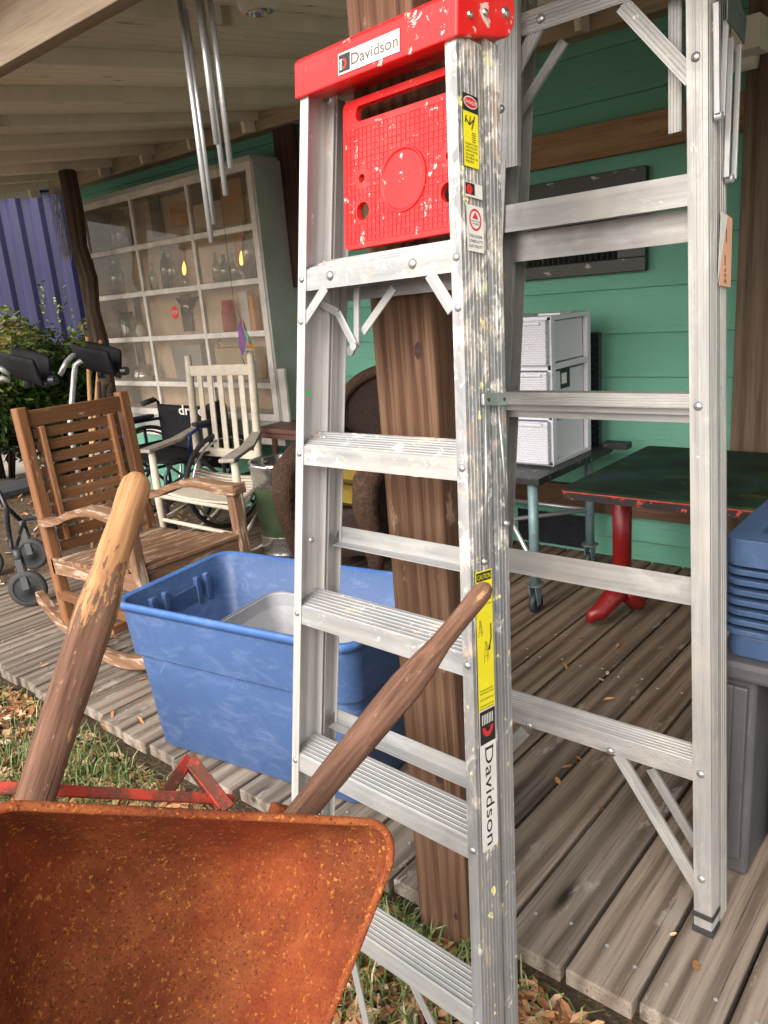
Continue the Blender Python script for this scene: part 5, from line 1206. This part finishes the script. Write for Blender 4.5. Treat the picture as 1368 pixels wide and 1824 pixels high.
c1_ = pad(176, 640, W1, 1.0, -.28, ''); c0_ = pad(45, 654, W0, 1.0, -.32, '')
P = [at(107, 668, W1-.05), at(118, 645, W1-.03), at(128, 634, W1), at(143, 630, W1+.02)]
MB().tube(P, .013, 12).build('hand_grip', mGreyMetal, wk)
MB().tube([at(158, 645, W1), at(143, 643, W1), at(134, 650, W1), at(132, 668, W1), at(124, 760, W1), (at(124, 760, W1)).xy.to_3d()+V((0, 0, .35))], .014, 12).build('upright', mGreyMetal, wk)
MB().tube([at(18, 667, W0), at(5, 658, W0), at(-20, 650, W0)], .013, 12).tube([at(18, 678, W0), at(4, 674, W0), at(-18, 680, W0), at(-24, 760, W0)], .014, 12).build('upright', mGreyMetal, wk)
# lower curved black frame and casters
wxy = onz(50, 1082, 0); wheel_c = V((wxy.x, wxy.y+.02, .095))
fa = [ony(0, 878, 1.56), ony(12, 905, 1.56), ony(14, 935, 1.56), ony(20, 975, 1.56), ony(33, 1000, 1.55)]
MB().tube([ony(-40, 860, 1.56)]+fa, .012, 12).build('frame', mBlackPaint, wk)
def caster(c, r, ylab=None):
    dirx = V((.75, -.66, 0)).normalized(); w1 = MB().lathe([(r*.72, -.014), (r*.94, -.016), (r, 0), (r*.94, .016), (r*.72, .014)], c, dirx, 30).build('wheel', plain('grey_tyre', (.035, .035, .037), .7), wk)
    MB().lathe([(r*.72, -.010), (r*.3, -.006), (r*.25, -.016), (1e-5, -.016)], c, dirx, 24).lathe([(r*.72, .010), (r*.3, .006), (r*.25, .016), (1e-5, .016)], c, dirx, 24).build('hub', mBlack, w1)
    top = c+V((-.035, .0, .15))
    for s in (-1, 1): MB().beam(c+dirx*.022*s, top+dirx*.020*s, .034, .006, up=dirx).build('fork', mDarkGrey, wk, .002)
    MB().tube([top-V((0, 0, .02)), top+V((0, 0, .05))], .020, 12).build('stem', mDarkGrey, wk)
    return top
t1_ = caster(wheel_c, .095)
w2 = onz(62, 1014, 0); caster(V((w2.x, w2.y, .095)), .095)
MB().tube([t1_+V((0, 0, .04)), fa[-1], fa[-2]], .012, 10).tube([(w2.x-.03, w2.y, .28), (w2.x-.05, w2.y-.1, .45), (w2.x-.02, w2.y-.2, .62)], .012, 10).tube([t1_+V((0, 0, .06)), (w2.x-.03, w2.y, .27)], .010, 8).build('frame', mBlackPaint, wk)
MB().tube([at(124, 760, W1).xy.to_3d()+V((0, 0, .35)), (w2.x, w2.y, .30)], .012, 8).build('frame', mBlackPaint, wk)
for xy in ((-4.75, 1.75), (-4.9, 2.35)): caster(V((xy[0], xy[1], .0)), .095)
MB().box(-4.75, -4.45, 1.75, 2.1, .42, .45).build('basket', mDarkGrey, wk, .004)

# ------------------------------------------------------------------ long-handled tools leaning at the left post
for (u0, v0, u1, v1, D_, mat, lab, r) in ((156, 600, 148, 900, 4.9, mTan, 'long tan broom handle nearest the shrub behind the rocking chair', .013), (180, 606, 128, 900, 4.8, mTan, 'orange tan rake handle leaning left behind the forearm rest', .012), (176, 680, 168, 900, 4.7, mBark, 'grey wooden walking stick leaning by the window', .012)):
    p0 = at(u0, v0, D_); p1 = at(u1, v1, D_-.25); p1 = V((p1.x, p1.y, 0 if p1.x > DX0 else GZ))
    tl = thing('garden_tool', tuple(p1), lab, 'tool'); MB().tube([p0, p0.lerp(p1, .5), p1+V((0, 0, .12))], r, 10).build('handle', mat, tl)
    MB().beam(p1+V((-.12, 0, .05)), p1+V((.12, 0, .05)), .03, .08).build('head', mBark, tl, .01)
p0 = at(192, 680, 4.75); q = [at(187, 740, 4.75), at(185, 700, 4.75), at(187, 686, 4.75), at(194, 680, 4.75), at(200, 684, 4.75), at(199, 700, 4.75)]
q[0] = V((q[0].x, q[0].y, 0)); tag(MB().tube(q, .014, 10).build('walking_cane', mBark), 'dark curved-handle cane standing beside the window', 'cane')

# ------------------------------------------------------------------ METAL CANISTER
cx, cyy, R0 = -3.19, 2.80, .172
cn_ = thing('metal_canister', (cx, cyy, 0), 'green metal canister with chrome collar between the white rocker and wicker chair', 'canister')
MB().lathe([(R0*.93, .12), (R0*.97, .395)], (cx, cyy, 0), (0, 0, 1), 40).build('body', mCanGreen, cn_)
MB().lathe([(R0*.97, .395), (R0*1.0, .40), (R0*.99, .425), (R0*1.01, .43), (R0, .46), (R0*1.01, .465), (R0, .50), (R0*1.05, .505), (R0*1.06, .53), (R0*.98, .535), (R0*.95, .52), (R0*.93, .30), (1e-5, .30)], (cx, cyy, 0), (0, 0, 1), 40).build('collar', mChrome, cn_)
MB().lathe([(1e-5, 0), (R0*.95, 0), (R0*.96, .02), (R0*.93, .03), (R0*.95, .045), (R0*.92, .06), (R0*.94, .075), (R0*.92, .09), (R0*.94, .11), (R0*.93, .12)], (cx, cyy, 0), (0, 0, 1), 40).build('base_rings', mChrome, cn_)

# ------------------------------------------------------------------ SIDE TABLE
a = ony(457, 765, 3.0); stt = thing('side_table', (a.x+.2, 3.1, 0), 'small brown painted side table behind the wicker chair', 'table')
MB().box(a.x, a.x+.50, 2.98, 3.26, a.z-.012, a.z+.014).build('top', mBrownTable, stt, .003); MB().box(a.x+.03, a.x+.47, 3.0, 3.24, a.z-.05, a.z-.0125).build('apron', mBrownTable, stt, .003)
for dx, yy in ((.13, 3.02), (.44, 3.02), (.13, 3.22), (.44, 3.22)): MB().tube([(a.x+dx, yy, a.z-.05), (a.x+dx+(-.03 if dx < .2 else .03), yy, 0)], [.018, .013], 10).build('leg', mBrownTable, stt)

# ------------------------------------------------------------------ WICKER CHAIR
wk2 = thing('wicker_chair', (-2.65, 2.8, 0), 'dark brown wicker armchair with mustard cushions behind the timber post', 'chair')
xa, xb2 = -2.92, -2.46; yb_ = 3.20; yf_ = 2.58
def wfn(u, v):   # arched back shell
    a = (u-.5)*PI; return V(((xa+xb2)/2+.05+.34*math.sin(a), yb_-.16+.16*math.cos(a), .40+v*(.20+.45*math.cos(a)**.7 if math.cos(a) > 0 else .2)))
q = MB().grid(lambda u, v: V(((xa+xb2)/2+.05+.33*math.sin((u-.5)*PI), yb_-.14+.14*math.cos((u-.5)*PI), .40+v*(.26+.32*max(0, math.cos((u-.5)*PI))**.6))), 24, 12); q.build('back', mWickerDark, wk2, solid=.02)
P = [((xa+xb2)/2+.05+.335*math.sin((k/24-.5)*PI), yb_-.15+.14*math.cos((k/24-.5)*PI), .66+.32*max(0, math.cos((k/24-.5)*PI))**.6) for k in range(25)]
MB().tube(P, .032, 12).build('back_roll', mWicker, wk2)
for x_, s_ in ((xa, -1), (xb2+.10, 1)):
    P = [(x_, 3.05, .64), (x_, 2.85, .63), (x_, 2.68, .60), (x_, yf_, .53), (x_, yf_-.025, .42), (x_+.01*s_, yf_-.01, .28), (x_+.0, yf_+.02, .14), (x_-.02*s_, yf_+.04, .02)]
    MB().tube(P, [.045, .055, .062, .066, .060, .050, .042, .034], 14).build('arm_roll', mWicker, wk2)
    MB().tube([(x_, yb_-.06, .40), (x_+.02*s_, yb_-.02, 0)], [.035, .025], 10).build('rear_leg', mWicker, wk2)
    MB().grid(lambda u, v: V((x_-.01*s_, 2.62+.45*u, .14+.44*v)), 6, 6).build('side_panel', mWickerDark, wk2, solid=.012)
MB().grid(lambda u, v: V((xa+.03+(xb2+.04-xa)*u, yf_+.03-.012*math.sin(u*PI), .12+.02*math.sin(u*9)+.24*v)), 12, 6).build('front_apron', mWickerDark, wk2, solid=.015)
MB().box(xa+.03, xb2+.07, yf_+.04, 3.1, .33, .36).build('seat', mWickerDark, wk2, .01)
def cushion(x0, x1, y0, y1, z0, z1, lab, seed):
    q = MB(); n = 14; zc = (z0+z1)/2; h = (z1-z0)/2
    f_ = lambda t: max(0, 1-abs(2*t-1)**3.2)**.55
    q.grid(lambda u, v: V((x0+(x1-x0)*u, y0+(y1-y0)*v, zc+h*f_(u)*f_(v)+.006*math.sin(u*11+seed)*math.sin(v*9))), n, n); q.grid(lambda u, v: V((x0+(x1-x0)*(1-u), y0+(y1-y0)*v, zc-h*f_(u)*f_(v))), n, n)
    return tag(q.build('cushion', mMustard), lab, 'cushion', 'mustard cushions on the wicker chair')
cushion(xa+.07, xb2+.05, yf_+.02, 3.06, .355, .45, 'flat mustard seat cushion on the wicker chair, lower of the two', 1)
cushion(xa+.09, xb2+.03, yf_+.10, 3.08, .445, .55, 'folded mustard cushion lying on top of the other on the wicker chair', 2)

# ------------------------------------------------------------------ CART + DRAWERS
crx = -1.50; crl = -2.15; cfy, cby = 2.66, 3.36; cz_ = .60
ct_ = thing('rolling_cart', ((crx+crl)/2, 3.0, 0), 'black topped cart on pale blue pipe legs with casters', 'cart')
MB().box(crl, crx, cfy, cby, cz_-.03, cz_).build('top', mCartTop, ct_, .003)
b1 = ony(1058, 592, 3.37); MB().beam((b1.x+.0, 3.385, cz_-.05), (b1.x, 3.385, b1.z), .05, .03, up=(0, 1, 0)).box(crl, b1.x, 3.375, 3.395, cz_, cz_+.30).build('back_panel', mBlackPaint, ct_, .003)
MB().box(crx-.02, crx+.10, 3.28, 3.34, cz_-.0, cz_+.03).build('handle', mCartTop, ct_, .003)
p1 = onz(955, 1090, 0); p2 = onz(1042, 1002, 0)
for (x_, y_) in ((p1.x, p1.y), (p1.x-.03, 3.28), (crl+.06, p1.y), (crl+.06, 3.28)):
    MB().tube([(x_, y_, .13), (x_, y_, cz_-.03)], .0215, 16).build('leg', mPipe, ct_)
    MB().disc((x_, y_, .125), (0, 0, 1), .04, .006, 16).build('caster_plate', mSteel, ct_)
    for s in (-1, 1): MB().prism([(-.03, .125), (.03, .125), (.012, .035), (-.012, .035)], (x_+.014*s, y_, 0), (0, 1, 0), (0, 0, 1), (.003*s, 0, 0)).build('caster_fork', mPipe, ct_)
    MB().lathe([(.032, -.012), (.042, -.012), (.044, 0), (.042, .012), (.032, .012)], (x_, y_, .044), (1, 0, 0), 22).lathe([(.032, -.008), (1e-5, -.008)], (x_, y_, .044), (1, 0, 0), 22).lathe([(.032, .008), (1e-5, .008)], (x_, y_, .044), (1, 0, 0), 22).build('caster_wheel', mDarkGrey, ct_)
MB().tube([(crl+.06, p1.y, .30), (p1.x-.03, 3.28, .30)], .010, 8).tube([(p1.x-.02, p1.y, .24), (crl+.2, 3.0, .48)], .010, 8).tube([(p1.x-.03, 3.28, .3), (crl+.06, 3.28, .3)], .010, 8).build('brace', mGreyMetal, ct_)
du = onz(982, 833, cz_); dx1 = du.x; dy0 = du.y; dy1 = min(3.30, dy0+.38); ztp_ = ony(986, 563, dy0).z; dx0 = dx1-.42
dr = thing('drawer_unit', ((dx0+dx1)/2, (dy0+dy1)/2, cz_), 'white plastic drawer tower with moulded weave fronts on the cart', 'drawers')
q = MB().box(dx0, dx1, dy0+.02, dy1, ztp_-.02, ztp_).box(dx0, dx1, dy0+.02, dy1, cz_, cz_+.02)
H_ = (ztp_-cz_)
for k in range(1, 3): q.box(dx0, dx1, dy0+.02, dy1, cz_+H_*k/3-.012, cz_+H_*k/3+.012)
for y0, y1 in ((dy0+.02, dy0+.055), (dy1-.035, dy1)):
    q.box(dx1-.02, dx1+.0005, y0, y1, cz_+.001, ztp_-.001); q.box(dx0-.0005, dx0+.02, y0, y1, cz_+.001, ztp_-.001)
q.box(dx0+.02, dx1-.02, dy1-.02, dy1-.002, cz_+.01, ztp_-.01)
q.build('frame', mDrawer, dr, .003)
for k in range(3):
    z0 = cz_+.016+H_*k/3; z1 = cz_+H_*(k+1)/3-.014
    dw = MB().box(dx0+.006, dx1-.008, dy0-.012, dy0+.018, z0-.004, z1).build('drawer', mWeave, dr, .006, 3)
    MB().box(dx0+.025, dx1-.022, dy0+.018, dy1-.03, z0, z1-.01).build('drawer_body', mDrawer, dr, .004)
    MB().beam((dx0+.03, dy0-.016, z1-.012), (dx1-.03, dy0-.016, z1-.012), .012, .012).build('drawer_lip', mDrawer, dw, .003)
DPl = Plane((dx1-.0215, 0, 0), (0, 1, 0), (0, 0, 1), (1, 0, 0)); a, b = DPl.px(998, 672); rect(DPl, a, a+.085, b-.05, b+.04, .0008).build('sticker', mInk, dr); rect(DPl, a+.008, a+.055, b-.03, b+.015, .0016).build('sticker', mWhiteL, dr)
MB().box(dx1-.10, dx1-.0, dy0+.1, dy0+.2, ztp_+.0, ztp_+.008).build('lid_tab', mDrawer, dr)

# ------------------------------------------------------------------ RED PEDESTAL TABLE
tz = .66; FL = onz(1003, 871, tz); BL = onz(1150, 793, tz); 
tb = thing('pedestal_table', (-.7, 2.75, 0), 'black painted table with worn red edge on a red pedestal', 'table')
tx0, ty0, ty1, tx1 = (FL.x+BL.x)/2, FL.y, BL.y, .35
MB().prism(rrect(tx0, tx1, ty0, ty1, .02, 3), (0, 0, tz-.010), (1, 0, 0), (0, 1, 0), (0, 0, .010), glen=False).build('top', mTTop, tb, .0015)
MB().prism(rrect(tx0+.001, tx1-.001, ty0+.001, ty1-.001, .02, 3), (0, 0, tz-.036), (1, 0, 0), (0, 1, 0), (0, 0, .0255)).build('edge_band', mTableEdge, tb)
MB().prism(rrect(tx0-.0015, tx1+.0015, ty0-.0015, ty1+.0015, .021, 3), (0, 0, tz-.0105), (1, 0, 0), (0, 1, 0), (0, 0, .004)).build('edge_line', mRedLine, tb)
cy2 = 2.80; cxx = ony(1108, 960, cy2).x
for cx_ in (cxx, cxx+1.0):
    MB().tube([(cx_, cy2, .10), (cx_, cy2, tz-.037)], .037, 20).build('pedestal', mRedPaint, tb)
    MB().disc((cx_, cy2, tz-.06), (0, 0, 1), .10, .022, 20).build('mount_plate', mRedPaint, tb)
    toe = onz(1050, 1112, .02); tv = V((toe.x-cxx, toe.y-cy2, 0)); tv = tv if tv.length > .1 else V((-.1, -.2, 0))
    for a in (0, PI):
        v_ = tv.copy()*(1 if a == 0 else .62); v_.rotate(Matrix.Rotation(a, 3, 'Z')); c = V((cx_, cy2, 0))
        MB().tube([c+v_*.05+V((0, 0, .13)), c+v_*.35+V((0, 0, .105)), c+v_*.7+V((0, 0, .06)), c+v_*.95+V((0, 0, .055)), c+v_*1.02+V((0, 0, .03))], [.042, .040, .034, .026, .014], 14).build('foot', mRedPaint, tb)

# ------------------------------------------------------------------ CRATES ON GREY BIN (right edge)
cr = onz(1329, 1565, 0)
gy = cr.y-.0; gx1 = cr.x; bz_t = ony(1330, 1192, gy).z
bn = thing('storage_bin', (gx1, gy+.25, 0), 'dark grey plastic bin standing under the blue crates', 'bin')
bx0 = ony(1268, 1300, gy).x; 
bx1 = gx1; 
q = MB(); H2 = bz_t-.02
nb = 4; P = []
def fr_poly(x0, x1, dep_): return None
q.box(bx0, bx1, gy, gy+.40, .0, H2).build('body', mGrayBin, bn, .012, 3)
q = MB()
for k in range(2): xx = bx0+.03+k*(bx1-bx0-.06); q.beam((xx, gy-.005, .05), (xx, gy-.006, H2-.02), .03, .016, up=(0, 1, 0))
q.build('ribs', mGrayBin, bn, .004)
MB().box(bx0-.005, bx1+.30, gy-.03, gy+.45, H2, H2+.045).build('rim', mGrayBin, bn, .012, 3)
MB().box(bx1+.02, bx1+.27, gy+.12, gy+.40, 0, H2-.001).build('body_rear', mGrayBin, bn, .012, 3)
ct0 = H2+.046; ctop = ony(1310, 958, gy).z; 
cx0 = ony(1292, 960, gy).x; cx1 = cx0+.62; n_cr = 8; lip = (ony(1310, 1005, gy).z)
hs = (lip-(ct0+.05))/(n_cr-1)
for k in range(n_cr):
    zb_ = ct0+k*hs; last = k == n_cr-1
    hgt = (ctop-zb_) if last else .05+hs
    t = thing('crate', (cx0+.3, gy+.2, zb_), ('topmost blue plastic crate of the nested stack' if last else 'lowest blue plastic crate of the nested stack' if k == 0 else 'nested blue plastic crate in the middle of the stack'), 'crate', 'nested blue plastic crates')
    g_ = .0
    q = MB()
    if k == 0:
        q.prism(rrect(cx0+.01, cx1-.01, gy-.002, gy+.398, .03, 5), (0, 0, zb_), (1, 0, 0), (0, 1, 0), (0, 0, .05)); q.build('body', mCrate, t, .004)
        zc = zb_+.05
    else: zc = zb_+.05
    if not last:
        q = MB().prism(rrect(cx0, cx1, gy-.012, gy+.41, .035, 5), (0, 0, zc+.004), (1, 0, 0), (0, 1, 0), (0, 0, hs-.010), holes=[rrect(cx0+.05, cx1-.05, gy+.04, gy+.36, .02, 4)]); q.build('rim', mCrate, t, .004, 2)
    else:
        zc = lip
        q = MB().prism(rrect(cx0, cx1, gy-.014, gy+.412, .035, 5), (0, 0, zc+.002), (1, 0, 0), (0, 1, 0), (0, 0, ctop-zc), holes=[rrect(cx0+.055, cx1-.05, gy+.045, gy+.36, .02, 4)]); q.build('rim', mCrate, t, .006, 3)
        MB().box(cx0+.04, cx1-.04, gy+.03, gy+.37, zc-.06, zc-.04).build('floor', mCrate, t)

# ------------------------------------------------------------------ LEAVES & GRASS (stuff)
random.seed(21)
def leafquad(q, p, s, flat=.25, rn=None):
    yawl = random.random()*6.28; up = V((random.gauss(0, flat), random.gauss(0, flat), 1)).normalized(); a = up.orthogonal().normalized(); a.rotate(Matrix.Rotation(yawl, 3, up)); b = up.cross(a); w = s*random.uniform(.28, .42); curl = random.uniform(-.1, .35)*s
    vs = [p-a*s, p-a*s*.45+b*w+up*curl*.5, p+a*s*.4+b*w*.9+up*curl*.5, p+a*s, p+a*s*.4-b*w*.9+up*curl*.5, p-a*s*.45-b*w+up*curl*.5, p-a*s*.45-up*curl*.1, p+a*s*.4-up*curl*.1]
    q.add(vs, [(0, 6, 1), (6, 7, 2, 1), (7, 3, 2), (0, 5, 6), (5, 4, 7, 6), (4, 3, 7)], None, random.random() if rn is None else rn)
lit = MB()
def ground_pt():
    r = random.random()
    if r < .40: return random.uniform(-3.2, -1.2), 1.12-abs(random.gauss(0, .33))
    if r < .62: return random.uniform(-1.25, -.2), 1.12-abs(random.gauss(0, .22))
    if r < .85: return random.uniform(-9, -4.15), random.uniform(.5, 3.3)
    return random.uniform(-4.5, .3), random.uniform(-.5, 1.1)
for k in range(7600):
    x, y = ground_pt(); leafquad(lit, V((x, y, hz(x, y)+random.uniform(.004, .022))), random.uniform(.016, .032))
o = lit.build('leaf_litter', mLitter); o['kind'] = 'stuff'; tag(o, 'dry orange brown oak leaves covering the ground', 'leaves')
dl_ = MB()
for k in range(70):
    x = -.465-.15*random.randint(0, 20)+random.gauss(0, .004); y = random.uniform(1.15, 2.6); leafquad(dl_, V((x, y, .004)), random.uniform(.008, .018), .5)
for u, v in ((110, 1190), (340, 1120), (170, 1235), (185, 1295), (255, 1210), (205, 1135), (200, 1272), (1035, 1135), (1100, 1150), (1270, 1602), (1240, 1720), (80, 1185), (1130, 1120), (1085, 1245), (250, 1285), (1010, 1365)):
    p = onz(u, v, .006); leafquad(dl_, p, random.uniform(.014, .026), .3, random.uniform(.4, .75))
o = dl_.build('leaf_litter', mLitter); o['kind'] = 'stuff'; tag(o, 'scattered small dry leaves caught on the deck boards', 'leaves')
gr_ = MB()
def gdens(x, y): return .5+.5*math.sin(x*5.3+1.2)*math.cos(y*6.1+.4)
cnt = 0
while cnt < 6800:
    r = random.random()
    if r < .55: x, y = random.uniform(-3.4, -1.3), 1.11-abs(random.gauss(0, .38))
    elif r < .78: x, y = random.uniform(-1.2, -.3), 1.12-abs(random.gauss(0, .22))
    else: x, y = random.uniform(-4.8, .2), random.uniform(-.4, 1.1)
    if gdens(x, y) < random.random()*.85: continue
    cnt += 1; z = hz(x, y); a = random.random()*6.28; h = random.uniform(.03, .095); ln = random.uniform(.2, 1.1)*h; w = random.uniform(.0014, .0028); d = V((math.cos(a), math.sin(a), 0)); s = V((-math.sin(a), math.cos(a), 0))
    p = V((x, y, z)); p1 = p+d*ln*.35+V((0, 0, h*.65)); p2 = p+d*ln+V((0, 0, h*random.uniform(.6, 1)))
    gr_.add([p-s*w, p+s*w, p1+s*w*.9, p1-s*w*.9, p2], [(0, 1, 2, 3), (3, 2, 4)], None, random.random()**.9)
o = gr_.build('grass', mGrass); o['kind'] = 'stuff'; tag(o, 'green grass tufts growing through fallen leaves', 'grass')

# ------------------------------------------------------------------ LIGHT, CAMERA
w = bpy.data.worlds.new('World'); bpy.context.scene.world = w; w.use_nodes = True; nt = w.node_tree; bg = nt.nodes['Background']
sky = nt.nodes.new('ShaderNodeTexSky'); sky.sky_type = 'NISHITA'; sky.sun_disc = False
sdir = V((.10, -.80, .62)).normalized()
sky.sun_elevation = math.asin(sdir.z); sky.sun_rotation = math.atan2(sdir.x, sdir.y); sky.air_density = 1.0; sky.dust_density = 3.0
hs_ = nt.nodes.new('ShaderNodeHueSaturation'); hs_.inputs['Saturation'].default_value = .22; nt.links.new(sky.outputs[0], hs_.inputs['Color'])
mxw = nt.nodes.new('ShaderNodeMix'); mxw.data_type = 'RGBA'; mxw.blend_type = 'MULTIPLY'; mxw.inputs[0].default_value = 1; nt.links.new(hs_.outputs[0], mxw.inputs[6]); mxw.inputs[7].default_value = (1.0, .96, .90, 1)
nt.links.new(mxw.outputs[2], bg.inputs[0]); bg.inputs[1].default_value = .50
sl = bpy.data.lights.new('Sun', 'SUN'); sl.energy = 1.3; sl.angle = math.radians(40); sl.color = (1, .95, .88)
so = bpy.data.objects.new('Sun', sl); col.objects.link(so); so.rotation_euler = sdir.to_track_quat('Z', 'Y').to_euler()
cd = bpy.data.cameras.new('Camera'); cam = bpy.data.objects.new('Camera', cd); col.objects.link(cam)
cd.sensor_fit = 'VERTICAL'; cd.sensor_height = 24; cd.lens = 24*F/1824; cd.clip_end = 1000; cd.clip_start = .02
M4 = Matrix((RX, UY, -FW)).transposed().to_4x4(); M4.translation = CAM; cam.matrix_world = M4
sc = bpy.context.scene; sc.camera = cam; sc.view_settings.view_transform = 'Standard'; sc.view_settings.look = 'None'; sc.view_settings.exposure = 0; sc.view_settings.gamma = 1
sc.cycles.max_bounces = 8; sc.cycles.transparent_max_bounces = 12; sc.cycles.caustics_reflective = False; sc.cycles.caustics_refractive = False
for o in bpy.data.objects:
    if '_o' in o: del o['_o']
